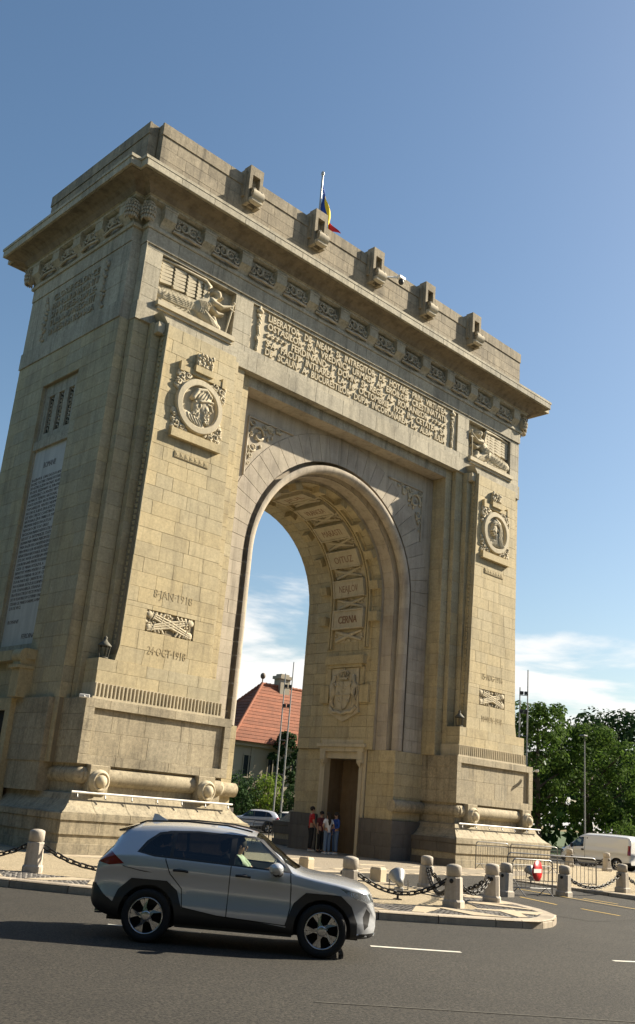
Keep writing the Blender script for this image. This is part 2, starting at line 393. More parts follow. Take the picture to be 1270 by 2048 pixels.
    # ---- shaft
    def ubs(v, s=s):
        k = (v-5.94)/(18.43-5.94); fl = max(0, (6.3-v)/.36)*.10
        i_, o_ = 7.45+(7.83-7.45)*k, 11.31+(11.17-11.31)*k+fl
        return (i_, o_) if s > 0 else (-o_, -i_)
    def shf(u, v, n): return (u, (v-5.94)/(18.43-5.94)*.135-n, v)
    c = MB()
    vs = []
    for z in (5.94, 18.43):
        l, r_ = ubs(z); y = (z-5.94)/(18.43-5.94)*.135
        vs += [(l+.04, y+.05, z), (r_-.04, y+.05, z), (r_-.04, 1.0, z), (l+.04, 1.0, z)]
    c.add(vs, [(3, 2, 1, 0), (4, 5, 6, 7), (0, 1, 5, 4), (1, 2, 6, 5), (2, 3, 7, 6), (3, 0, 4, 7)]); c.build('shaft_core', 'mortar', arch)
    swp = X(8.38, 10.41); holes = [(swp[0], swp[1], 7.10, 7.85)]
    ashlar(shf, 0, 1, 5.94, 18.43, .515, 1.02, O_W, .06, ub=ubs, holes=holes)
    xsd = -11.24 if s < 0 else 7.64
    def sid(u, v, n, s=s):
        l, r_ = ubs(v); return (l-n, -u, v)
    ashlar(sid, -.72, 0.0, 5.94, 18.43, .515, .5, S_W, .04, hue=(.3, 1.0))
    # toothed edge moulding along the shaft side
    tm = MB()
    for i in range(56):
        z = 6.5+i*.208; l, r_ = ubs(z)
        tm.box(l-.06, l+.01, .20, .28, z, z+.11); tm.box(l-.06, l+.01, .20, .36, z+.11, z+.13)
    tm.build('toothed_edge', 'stone', arch)['kind'] = 'stuff'
    # curled tip over the shaft corner
    l, r_ = ubs(18.43); tp = MB()
    rows = []
    for i in range(9):
        a = i/8*PI/2; rows.append([(l-.30+.36*math.sin(a)*1.0, y, 18.40+.42*(1-math.sin(a))*1.0+.0) for y in (.12, .72)])
    tp.grid(rows, True); tp.box(l-.30, l-.02, .20, .72, 18.0, 18.42); tp.build('shaft_tip', 'carved', arch)
    # ---- step strip beside the shaft and pier body
    c = MB()
    for a, b, y0 in ((7.45, 11.57, .44), (6.90, 12.21, .72), (6.42, 12.0, .97)):
        p, q = X(a, b); c.box(p+.03, q-.03, y0+.04, 2*CY-y0-.04, 4.6, 18.45)
    p, q = X(6.2, 12.36); c.box(p, q, 1.80, 2*CY-1.80, 0, 18.45); p, q = X(5.2, 6.2); c.box(p, q, 1.80, 2*CY-1.80, 4.4, 18.45)
    p, q = X(12.1, 12.57); c.box(p, q, 1.10, CY-1.4, 2.6, 18.45); c.box(p, q, CY+1.4, 2*CY-1.10, 2.6, 18.45); c.box(p, q, CY-1.4, CY+1.4, 17.0, 18.45); c.box(p, q, CY-1.4, CY+1.4, 2.6, 6.3)
    p, q = X(4.66, 6.3); c.box(p, q, 3.05, CY-1.14, 0, 11.6); c.box(p, q, CY+1.14, 7.95, 0, 11.6); c.box(p, q, CY-1.2, CY+1.2, 4.21, 11.6)
    c.build('pier_core', 'mortar', arch)
    for a, b, y0 in ((11.2, 11.57, .44), (11.57, 12.21, .72), (12.21, 12.62, 1.06), (7.45, 7.85, .44), (6.90, 7.45, .72), (6.42, 6.90, .97)):
        p, q = X(a, b); ashlar(F_front(y0), p, q, 4.62, 18.42, .515, .8, S_W, .05, hue=(0, .7))
    # faces looking to -x that the camera sees
    if s < 0:
        for x, ya, yb in ((-11.57, .44, .72), (-12.21, .72, 1.06)):
            ashlar(F_left(x), -yb, -ya, 4.62, 18.42, .515, .6, S_W, .04, hue=(.2, 1))
        hol = [(-6.25, -3.50, 6.3, 17.0)]
        ashlar(F_left(-12.62), -(2*CY-1.06), -1.06, 4.62, 18.42, .515, 1.0, S_W, .22, hue=(.3, 1), holes=hol)
        ashlar(F_left(-12.62), -(2*CY-1.06), -1.06, 2.6, 4.62, .5, 1.0, S_W, .05, hue=(.3, 1))
    else:
        for x, ya, yb in ((7.45, .44, .72), (6.90, .72, .97), (6.42, .97, 1.76)):
            ashlar(F_left(x), -yb, -ya, 4.62, 17.95 if x < 6.9 else 18.42, .515, .8, S_W, .04, hue=(0, .7))
        ashlar(F_right(12.62), 1.06, 2*CY-1.06, 2.6, 18.42, .515, 1.0, S_W, .05)
    p, q = X(12.2, 12.80); c = MB(); c.box(p+.04, q-.04, 1.35, 2*CY-1.35, 1.7, 4.58); c.build('flank_dado', 'stone_base', arch)
    if s < 0: ashlar(F_left(-12.80), -(2*CY-1.3), -1.3, 2.6, 4.62, .5, 1.1, S_B, .05); ashlar(F_front(1.3), -12.80, -12.4, 2.6, 4.62, .5, .5, S_B, .05)
    # ---- inner lower block with dark base
    p, q = X(4.60, 6.5); c = MB(); c.box(p+.05, q-.05 if s > 0 else q-.05, 1.75, 3.35, 0, 4.58); c.box(p+.05, q-.05, 6.35, 7.95, 0, 4.58); c.box(p+.05, q-.05, 3.3, 6.4, 4.3, 4.58); c.build('passage_wall', 'mortar', arch)
    ashlar(F_front(1.70), p, q, 1.65, 4.62, .5, 1.0, S_W, .05)
    fi = F_left(4.60) if s > 0 else F_right(-4.60)
    dh = (-6.35, -3.35) if s > 0 else (3.35, 6.35)
    ui = (-7.99, -1.70) if s > 0 else (1.70, 7.99)
    ashlar(fi, ui[0], ui[1], 1.65, 4.62, .5, 1.0, S_W, .05, holes=[(dh[0], dh[1], 0, 5)])
    ashlar(F_down(-4.62), p, q, 1.70, 2.2, 2, 1.0, S_W, .05)
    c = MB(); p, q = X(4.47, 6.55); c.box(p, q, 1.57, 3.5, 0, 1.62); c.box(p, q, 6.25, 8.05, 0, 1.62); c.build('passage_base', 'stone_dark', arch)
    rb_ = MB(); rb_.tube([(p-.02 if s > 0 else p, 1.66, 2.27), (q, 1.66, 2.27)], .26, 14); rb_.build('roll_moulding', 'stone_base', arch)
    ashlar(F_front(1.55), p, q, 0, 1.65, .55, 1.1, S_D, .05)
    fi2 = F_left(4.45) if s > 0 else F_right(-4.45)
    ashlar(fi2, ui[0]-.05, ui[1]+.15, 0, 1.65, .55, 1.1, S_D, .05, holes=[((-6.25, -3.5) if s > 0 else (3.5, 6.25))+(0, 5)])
# ---- attic, lintel
c = MB(); c.box(-12.15, 12.15, 1.02, 2*CY-1.02, 18.42, 21.6); c.box(-12.56, 12.56, 1.12, 2*CY-1.12, 18.42, 23.4); c.box(-6.5, 6.5, 1.0, 2*CY-1.0, 17.98, 18.5)
c.box(-12.1, 12.1, .85, 1.2, 21.58, 23.4); c.build('attic_core', 'mortar', arch)
HOL = [(-11.42, -7.78, 19.45, 21.46), (7.78, 11.42, 19.45, 21.46)]
ashlar(F_front(.64), -12.24, 12.24, 18.40, 19.13, .73, 1.5, S_G, .10, hue=(0, .6))
ashlar(F_front(.70), -12.21, 12.21, 19.13, 21.6, .82, 1.25, S_G, .30, holes=HOL+[(-6.85, 6.85, 19.42, 21.46)], hue=(0, .8))
ashlar(F_front(.64), -12.24, 12.24, 21.6, 22.24, .7, 1.35, S_G, .2, hue=(.1, .9))
ashlar(F_front(.97), -6.42, 6.42, 17.95, 18.40, .5, 1.3, S_G, .05)
ashlar(F_down(17.95), -6.42, 6.42, .97, 1.80, 2, 1.3, S_P, .05)
ashlar(F_down(18.40), -12.0, 12.0, .60, 1.0, 2, 1.3, S_G, .02)
for x, y0, y1 in ((-12.24, .64, 1.06),):
    ashlar(F_left(x), -y1, -y0, 18.4, 19.13, .73, .5, S_G, .03); ashlar(F_left(x+.03), -y1, -y0, 19.13, 21.6, .82, .5, S_G, .03); ashlar(F_left(x), -y1, -y0, 21.6, 22.24, .7, .5, S_G, .03)
ashlar(F_front(1.06), -12.62, -12.20, 18.4, 22.24, .64, .5, S_G, .03); ashlar(F_front(1.06), 12.20, 12.62, 18.4, 22.24, .64, .5, S_G, .03)
for fr, u0, u1 in ((F_left(-12.62), -(2*CY-1.06), -1.06), (F_right(12.62), 1.06, 2*CY-1.06)):
    ashlar(lambda u, v, n, fr=fr: fr(u, v, n+.05), u0-.02, u1+.02, 18.4, 19.13, .73, 1.4, S_G, .05)
    ashlar(fr, u0, u1, 19.13, 21.6, .82, 1.3, S_G, .05); ashlar(lambda u, v, n, fr=fr: fr(u, v, n+.04), u0, u1, 21.6, 22.24, .7, 1.3, S_G, .05)
# inscription field
c = MB(); c.box(-6.85, 6.85, .80, .9, 19.42, 21.46); ip = c.build('inscription_panel', 'carved', arch)
LINES = ['LIBERATOR  DE  NEAM  SI  INTREGITOR  DE  HOTARE  PRIN  VIRTUTEA', 'OSTASILOR  SAI  VREDNICI  URMASI  AI  EROILOR  CRESTINATATII',
         'FERDINAND  I  DOMN  SI  REGE  AL  ROMANILOR', 'S-A  FACUT  INTRAREA  LA  16  OCTOMBRIE  1922  IN  CETATEA  SA', 'DE  SCAUN  A  BUCURESTILOR  DUPA  INCORONAREA  LA  ALBA  IULIA']
for k, ln in enumerate(LINES):
    z = 21.06-k*.385; a = 5.95 if k != 2 else 4.55
    text_on(ln.replace('  ', ' \u00b7 '), F_front(.80), -a, z, .43, .07, 'carved', ip, offset=.008, stretch=2*a)
for sgn in (-1, 1):                                       # scroll ornaments at the ends of the third line and hanging trophies at both ends
    q = MB()
    for j in range(5):
        cx = sgn*(4.9+j*.25); pts = [(cx+.10*(1-i/16)*math.cos(i*.75+j), .76, 20.43+.10*(1-i/16)*math.sin(i*.75+j)) for i in range(15)]
        q.tube(pts, .028, 5)
    q.build('scroll_ornament', 'carved', ip)
    q = MB(); cx = sgn*6.45
    q.lathe([(0, .0), (.05, -.06), (.07, -.2), (.16, -.26), (.19, -.33), (.12, -.4), (.0, -.42)], lambda x, y, h, cx=cx: (cx+x, .72+y*.6, 21.60+h), 10)
    for j in range(16):
        zz = 21.05-j*.10; q.ell((cx+rnd(-.09, .09)*(1-j/22), .74, zz), rnd(.05, .10), .07, rnd(.06, .11), 7, 4)
    q.box(cx-.10, cx+.10, .70, .80, 21.05, 21.16); q.build('trophy_pendant', 'carved', ip)

# ---- cornice: profile swept round the notched plan
def plan(o):
    a, b, y0, y1 = 12.21+o, 12.62+o, .70-o, 1.06-o
    h = [(-b, y1), (-a, y1), (-a, y0), (a, y0), (a, y1), (b, y1)]
    return h+[(x, 2*CY-y) for x, y in reversed(h)]
def plan_sweep(prof, name, m_, smooth=False):
    mb = MB(); rows = [[(x, y, z) for x, y in plan(o)] for o, z in prof]
    mb.grid(rows, smooth, True); return mb.build(name, m_, arch)
plan_sweep([(-.1, 22.20), (.10, 22.20), (.12, 22.24), (.12, 22.30), (.10, 22.36), (.07, 22.36), (.07, 23.22), (.18, 23.24), (.30, 23.30), (.30, 23.36), (.38, 23.40)], 'frieze', 'stone_grey')
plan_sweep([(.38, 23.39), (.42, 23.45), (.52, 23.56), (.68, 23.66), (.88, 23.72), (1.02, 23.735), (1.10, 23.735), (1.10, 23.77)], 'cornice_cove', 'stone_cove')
plan_sweep([(1.08, 23.765), (1.20, 23.765), (1.20, 24.06), (1.24, 24.06), (1.24, 24.18), (1.1, 24.22), (0.0, 24.46), (-.3, 24.46)], 'cornice', 'stone_grey')
# fascia blocks of the cornice front and vertical joints on the cove
for i in range(17):
    a = -13.38+i*26.76/17
    b = MB(); b.t = rnd(-1, 1); b.h = rnd(0, 1); b.stone(F_front(-.525), a+.006, a+26.76/17-.006, 23.775, 24.055, .03, .008); b.build('fascia_block', 'stone_grey', arch)
# ---- parapet
c = MB(); rows = [[(x, y, z) for x, y in plan(o)] for o, z in ((-.06, 24.3), (-.06, 26.95))]; c.grid(rows, False, True)
c.add(rows[1], [tuple(range(12))]); c.build('parapet_core', 'mortar', arch)
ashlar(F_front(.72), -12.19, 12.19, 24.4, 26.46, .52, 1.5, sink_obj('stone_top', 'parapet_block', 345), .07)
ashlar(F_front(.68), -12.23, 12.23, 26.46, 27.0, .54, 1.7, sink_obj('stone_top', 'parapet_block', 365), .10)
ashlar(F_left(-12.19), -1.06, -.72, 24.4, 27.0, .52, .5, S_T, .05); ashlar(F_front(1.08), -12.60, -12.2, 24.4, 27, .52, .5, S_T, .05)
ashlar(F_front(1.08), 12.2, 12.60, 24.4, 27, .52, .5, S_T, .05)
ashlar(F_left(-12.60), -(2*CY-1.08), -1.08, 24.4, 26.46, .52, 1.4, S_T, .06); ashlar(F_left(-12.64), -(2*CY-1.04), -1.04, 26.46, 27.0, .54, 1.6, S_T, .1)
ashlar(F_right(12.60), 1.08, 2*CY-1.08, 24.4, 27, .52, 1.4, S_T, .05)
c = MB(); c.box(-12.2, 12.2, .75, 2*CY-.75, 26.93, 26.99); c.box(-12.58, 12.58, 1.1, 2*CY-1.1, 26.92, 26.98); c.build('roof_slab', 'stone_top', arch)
for k in range(5):
    xx = (-2+k)*3.85; b = MB()
    fr = lambda p, q, a, xx=xx: (xx+p, q, a)
    b.box(xx-.36, xx-.20, .36, .80, 25.55, 27.36); b.box(xx+.20, xx+.36, .36, .80, 25.55, 27.36); b.box(xx-.20, xx+.20, .36, .80, 26.95, 27.36); b.box(xx-.20, xx+.20, .62, .80, 25.6, 26.95)
    b.box(xx-.36, xx+.36, .80, 1.2, 26.9, 27.30); b.box(xx-.46, xx-.36, .55, .75, 25.9, 27.1); b.box(xx+.36, xx+.46, .55, .75, 25.9, 27.1)
    br = b.build('parapet_bracket', 'stone_top', arch)
    b = MB(); rows = []
    for i in range(9):
        a = -PI*.15+i/8*PI*1.25; rows.append([(xx+dx, .36-.30*math.sin(max(0, a))-.02, 25.95-.28*math.cos(a)) for dx in (-.30, -.24, .24, .30)])
    b.grid(rows, True); b.ell((xx, .22, 25.98), .22, .16, .14, 10, 6); b.ell((xx-.2, .2, 26.12), .08, .12, .10); b.ell((xx+.2, .2, 26.12), .08, .12, .10)
    b.box(xx-.30, xx+.30, .16, .42, 25.60, 25.80, ch=.03); b.build('volute', 'carved_grey', br)

# ---- modillions and carved frieze between them (one mesh each, shared)
md = MB()
prf = [(.05, .88), (-.44, .88), (-.44, .40), (-.40, .37), (-.24, .20), (-.16, .06), (-.12, .0), (.05, .0)]
md.prism(prf, -.28, .28, lambda p, q, a: (a, p, q)); md.box(-.30, .30, -.46, .05, .80, .89)
md_me = None
fz = MB()
for sg_ in (-1, 1):
    for (cx, cz, r_, tw) in ((.20, .44, .24, 1), (.50, .36, .19, -1)):
        pts = [(sg_*(cx+r_*(1-i/22)*math.cos(i*.5*tw+1)), -.07-.05*math.sin(i*.15), cz+r_*(1-i/22)*math.sin(i*.5*tw+1)) for i in range(20)]
        fz.tube(pts, [.055*(1-i/30) for i in range(20)], 6)
    for j in range(9): a = j*.7; fz.ell((sg_*(.34+.26*math.cos(a)*rnd(.5, 1.1)), -.06, .40+.26*math.sin(a)), rnd(.035, .06), .06, rnd(.06, .11), 6, 4)
fz.ell((0, -.10, .48), .07, .08, .20, 8, 6); fz.tube([(-.66, -.06, .12), (-.3, -.14, .06), (0, -.16, .08), (.3, -.14, .06), (.66, -.06, .12)], .06, 6)
def place(me_mb, name, m_, pts, cache={}):
    for i, (loc, rz) in enumerate(pts):
        if name not in cache: o = me_mb.build(name, m_, arch); cache[name] = o.data
        else: o = link(name, cache[name], m_, arch)
        o.location = loc; o.rotation_euler = (0, 0, rz)
xs = [(-6+i)*1.92 for i in range(13)]
place(md, 'modillion', 'stone_grey', [((x, .80, 22.34), 0) for x in xs]+[((-12.52, 1.5+i*1.69, 22.34), -PI/2) for i in range(5)]+[((12.52, 1.5+i*1.69, 22.34), PI/2) for i in range(5)])
place(fz, 'frieze_scroll', 'carved_grey', [((x+.96, .62, 22.40), 0) for x in xs[:-1]]+[((-12.70, 2.35+i*1.69, 22.40), -PI/2) for i in range(4)])
for x, y, rz in ((-12.36, .62, -PI/4), (12.36, .62, PI/4), (-12.85, 1.0, -PI/4), (12.85, 1.0, PI/4), (-12.85, 2*CY-1.0, -3*PI/4)):
    q = MB(); q.ell((0, 0, .44), .30, .30, .40, 12, 8)
    for j in range(9):
        a = -PI*.02-j/8*PI*.96
        for k in range(5):
            t = k/4; rr = .30*math.cos((t-.45)*1.5)+.05; q.ell((rr*math.cos(a+.12*(k % 2)), rr*math.sin(a+.12*(k % 2)), .10+t*.72), .055, .055, .10*(1.1-t*.5), 7, 5)
    for sg_ in (-1, 1): q.tube([(sg_*(.10+.10*(1-i/16)*math.cos(i*.6)), -.34-.02*i/14, .72+.10*(1-i/16)*math.sin(i*.6)) for i in range(14)], .028, 5)
    o = q.build('corner_palmette', 'carved_grey', arch); o.location = (x, y, 22.40); o.rotation_euler = (0, 0, rz); o.scale = (.78, .78, .85)
# ---------------------------------------------------------------- arch opening: path = right wall up, round the vault, left wall down
ZS = 11.47; ZB = 4.62; HV = ZS-ZB
def path(s, Rr):
    """s in metres measured on radius 4.6"""
    arc = PI*4.6
    if s < HV: return (Rr, ZB+s, 0.0)
    if s < HV+arc:
        a = (s-HV)/4.6; return (Rr*math.cos(a), ZS+Rr*math.sin(a), a)
    return (-Rr, ZS-(s-HV-arc), PI)
STOT = 2*HV+PI*4.6
def F_vault(Rr):
    def f(u, v, n):                       # u along the path, v = y, n towards the opening
        x, z, a = path(u, Rr); return (x-n*math.cos(a), v, z-n*math.sin(a))
    return f
def strips(mb, prof, ns=74, smooth=False, s0=0.0, s1=None):
    s1 = STOT if s1 is None else s1
    rows = []
    for i in range(ns+1):
        s = s0+(s1-s0)*i/ns; rows.append([(path(s, r)[0], y, path(s, r)[1]) for r, y in prof])
    mb.grid(rows, smooth); return mb
v = MB(); strips(v, [(5.22, 1.80), (5.22, 2.14), (4.66, 2.26), (4.64, 2.95), (4.50, 2.97), (4.50, 7.95), (4.9, 7.99)]); v.build('vault_core', 'stone_pink', arch)
# spandrel wall core with the round opening (front and back)
for yy in (1.80, 7.99):
    w = MB(); rows = []
    for i in range(75):
        s = STOT*i/74; x, z, a = path(s, 5.2)
        if s < HV or s > HV+PI*4.6: o_ = (math.copysign(6.46, x), z)
        else:
            k = max(abs(math.cos(a))/6.46, math.sin(a)/(18.0-ZS)); o_ = (math.cos(a)/k, ZS+math.sin(a)/k)
        rows.append([(x, yy, z), (o_[0], yy, o_[1])])
    w.grid(rows, False); w.build('spandrel_core', 'mortar', arch)
# jamb stones and voussoirs of the front ring
fw = F_front(1.75)
for s in (-1, 1):
    p, q = sx_(s, 5.18, 6.42)
    ashlar(fw, p, q, ZB, ZS, .515, .85, S_P, .05)
NV = 31
for i in range(NV):
    a0 = PI*i/NV+.0012; a1 = PI*(i+1)/NV-.0012; r0, r1 = 5.18, 6.42
    q = [(r0*math.cos(a0), ZS+r0*math.sin(a0)), (r1*math.cos(a0), ZS+r1*math.sin(a0)), (r1*math.cos(a1), ZS+r1*math.sin(a1)), (r0*math.cos(a1), ZS+r0*math.sin(a1))]
    cu = sum(t[0] for t in q)/4; cv = sum(t[1] for t in q)/4
    b = MB(); b.t = rnd(-1, 1); b.h = rnd(0, .8)
    b.add([fw(*t, -.05) for t in q]+[fw(*t, -.012) for t in q]+[fw(cu+(t[0]-cu)*.985, cv+(t[1]-cv)*.985, rnd(0, .004)) for t in q],
          [(8, 9, 10, 11), (3, 2, 1, 0)]+[(k+j, k+(j+1) % 4, k+4+(j+1) % 4, k+4+j) for k in (0, 4) for j in range(4)])
    b.build('voussoir', 'stone_pink', arch)
# spandrel field around the ring
for s in (-1, 1):
    P_ = lambda x, z: (s*x, z)
    sp = MB()
    out_ = [(6.42, ZS)]
    n_ = 18; arcp = [(6.43*math.cos(a), ZS+6.43*math.sin(a)) for a in [PI/2*i/n_ for i in range(n_+1)]]
    rows = [[fw(s*x, z, 0.0), fw(s*(6.43 if z < 17.95-(6.43-x)*.0 and i < n_*.62 else x), (z if i < n_*.62 else 17.95), 0.0)] for i, (x, z) in enumerate(arcp)]
    # simple fan: arc point -> corner boundary point at the same angle
    rows = []
    for i in range(n_+1):
        a = PI/2*i/n_; k = max(math.cos(a)/6.43, math.sin(a)/(17.95-ZS)); rows.append([fw(s*arcp[i][0], arcp[i][1], -.012), fw(s*math.cos(a)/k, ZS+math.sin(a)/k, -.012)])
    sp.grid(rows, False); sp.build('spandrel_field', 'stone_pink', arch)
    fr_ = MB()                                                  # moulded triangular frame and scroll carving
    cor = (5.62, 17.12); hor = [(3.1+(5.62-3.1)*i/10, 17.12) for i in range(11)]; ver = [(5.62, 14.55+(17.12-14.55)*i/10) for i in range(11)]
    fr_.tube([fw(s*x, z, .02) for x, z in hor], .045, 6); fr_.tube([fw(s*x, z, .02) for x, z in ver], .045, 6)
    fo = fr_.build('spandrel_frame', 'stone_pink', arch)
    cv_ = MB()
    def spiral(cx, cz, r, tw, th=.05, turns=16, ph=0):
        cv_.tube([fw(s*(cx+r*(1-i/(turns+3))*math.cos(ph+tw*i*.5)), cz+r*(1-i/(turns+3))*math.sin(ph+tw*i*.5), .03+.03*i/turns) for i in range(turns)], [th*(1-i/(turns*1.5)) for i in range(turns)], 5)
    spiral(5.05, 16.45, .42, 1, .075); spiral(5.30, 15.85, .22, -1); spiral(4.45, 16.85, .20, 1); spiral(5.40, 16.92, .16, -1); spiral(4.02, 16.98, .10, 1, .035); spiral(5.42, 15.42, .14, 1, .04); spiral(4.72, 16.92, .14, -1, .04); spiral(5.45, 16.35, .12, 1, .04); spiral(5.46, 15.12, .09, -1, .03)
    for j in range(26):
        t = rnd(0, 1); x = 5.48-t*1.7; z = 16.98-rnd(0, 1)*(1-t)*2.0*.9; 
        if (x*x+(z-ZS)**2) > 6.62**2: cv_.ell(fw(s*x, z, .02), rnd(.05, .11), .05, rnd(.05, .12), 6, 4)
    cv_.build('acanthus', 'carved', fo)
# archivolt roll, stone by stone
nseg = 52; ds = STOT/nseg
for k in range(nseg):
    b = MB(); b.t = rnd(-1, 1); b.h = rnd(0, .9); rows = []
    for i in range(5):
        s = k*ds+.002+(ds-.004)*i/4; row = []
        for j in range(15):
            t = -PI*.62+j/14*PI*1.34
            rr, yy = 4.90-.25*math.cos(t), 1.90+.25*math.sin(t)
            x, z, a = path(s, rr); row.append((x, yy, z))
        rows.append(row)
    b.grid(rows, True); b.build('roll_stone', 'stone_pink', arch)
# soffit bands
ashlar(F_vault(4.60), 0, STOT, 2.28, 2.93, .7, .62, S_P, .05, hue=(0, 1))
def ash_v(Rr, y0, y1, rows_, avg, snk, hue):
    # vertical courses: rows across the path, stones along y
    n = round(STOT/.515)
    for i in range(n):
        a, b = STOT*i/n, STOT*(i+1)/n; k = max(1, round((y1-y0)/avg)); w = [rnd(.7, 1.3) for _ in range(k)]; S = sum(w); y = y0
        for j in range(k):
            y2 = y+w[j]/S*(y1-y0); snk(F_vault(Rr), a+.006, b-.006, y+.006, y2-.006, .05, None, rnd(-1, 1), rnd(*hue)); y = y2
ash_v(4.45, 2.97, 3.42, 1, .9, S_W, (.1, .6)); ash_v(4.45, 3.42, 6.34, 1, 1.0, S_W, (0, .5)); ash_v(4.45, 6.34, 7.95, 1, .9, S_W, (.2, .9))
# coffer ladder on the soffit
FV = F_vault(4.45); names = ['CERNA', 'NEAJLOV', 'OITUZ', 'MARASTI', 'VRANCEA', 'JIUL', 'BRASOV', 'MARASESTI', 'PREDEAL', 'TURTUCAIA', 'CRISANA']
def fvp(off): return lambda u, v_, n: FV(u, v_, n+off)
for k in range(11):
    sc = STOT/2+(k-5)*1.59
    b = MB(); b.box(sc-.47, sc+.47, CY-1.02, CY+1.02, 0, .24, fr=lambda u, v_, n: FV(u, v_, n))
    for a0, a1, y0, y1 in ((sc-.47, sc-.40, CY-1.02, CY+1.02), (sc+.40, sc+.47, CY-1.02, CY+1.02), (sc-.40, sc+.40, CY-1.02, CY-.94), (sc-.40, sc+.40, CY+.94, CY+1.02)):
        b.box(a0, a1, y0, y1, .24, .29, fr=lambda u, v_, n: FV(u, v_, n))
    cp = b.build('coffer_panel', 'carved', arch)
    sg = 1 if k <= 5 else -1
    def ft(u, v_, n, sc=sc, sg=sg): return FV(sc+v_*sg, CY-u*sg, n+.24)
    text_on(names[k], ft, -.62, -.20, .52, .03, 'letter_red', cp, stretch=1.24)
    for yy in (CY-1.72, CY+1.72):
        b = MB(); b.box(sc-.22, sc+.22, yy-.24, yy+.24, 0, .32, fr=lambda u, v_, n: FV(u, v_, n)); b.build('coffer_block', 'stone', arch)
    for sgn in ((-1, 1) if k == 0 or k == 10 else (1,)):
        if k == 10 and sgn == 1: sd_ = 1
        st = sc+sgn*.795
        if k == 10 and sgn == -1: continue
        b = MB(); fq = lambda u, v_, n: FV(u, v_, n)
        b.box(st-.30, st+.30, CY-1.0, CY+1.0, -.02, .01, fr=fq)
        for dx in (-1, 1):
            b.tube([fq(st-.24*dx, CY-.85, .07), fq(st, CY, .10), fq(st+.24*dx, CY+.85, .07)], [.05, .11, .07], 6)
        for j in range(22): b.ell(fq(st+rnd(-.24, .24), CY+rnd(-.9, .9), .04), rnd(.04, .09), rnd(.05, .13), rnd(.04, .09), 6, 4)
        b.build('trophy_panel', 'carved', arch)
for yy in (CY-1.28, CY-1.12, CY+1.12, CY+1.28):
    b = MB(); s0 = STOT/2-5*1.59-1.4; s1 = STOT/2+5*1.59+1.4; ns = 60; rows = []
    for i in range(ns+1):
        s = s0+(s1-s0)*i/ns; rows.append([FV(s, yy-.05, 0), FV(s, yy-.045, .15), FV(s, yy+.045, .15), FV(s, yy+.05, 0)])
    b.grid(rows, False); b.build('ladder_rail', 'stone', arch)
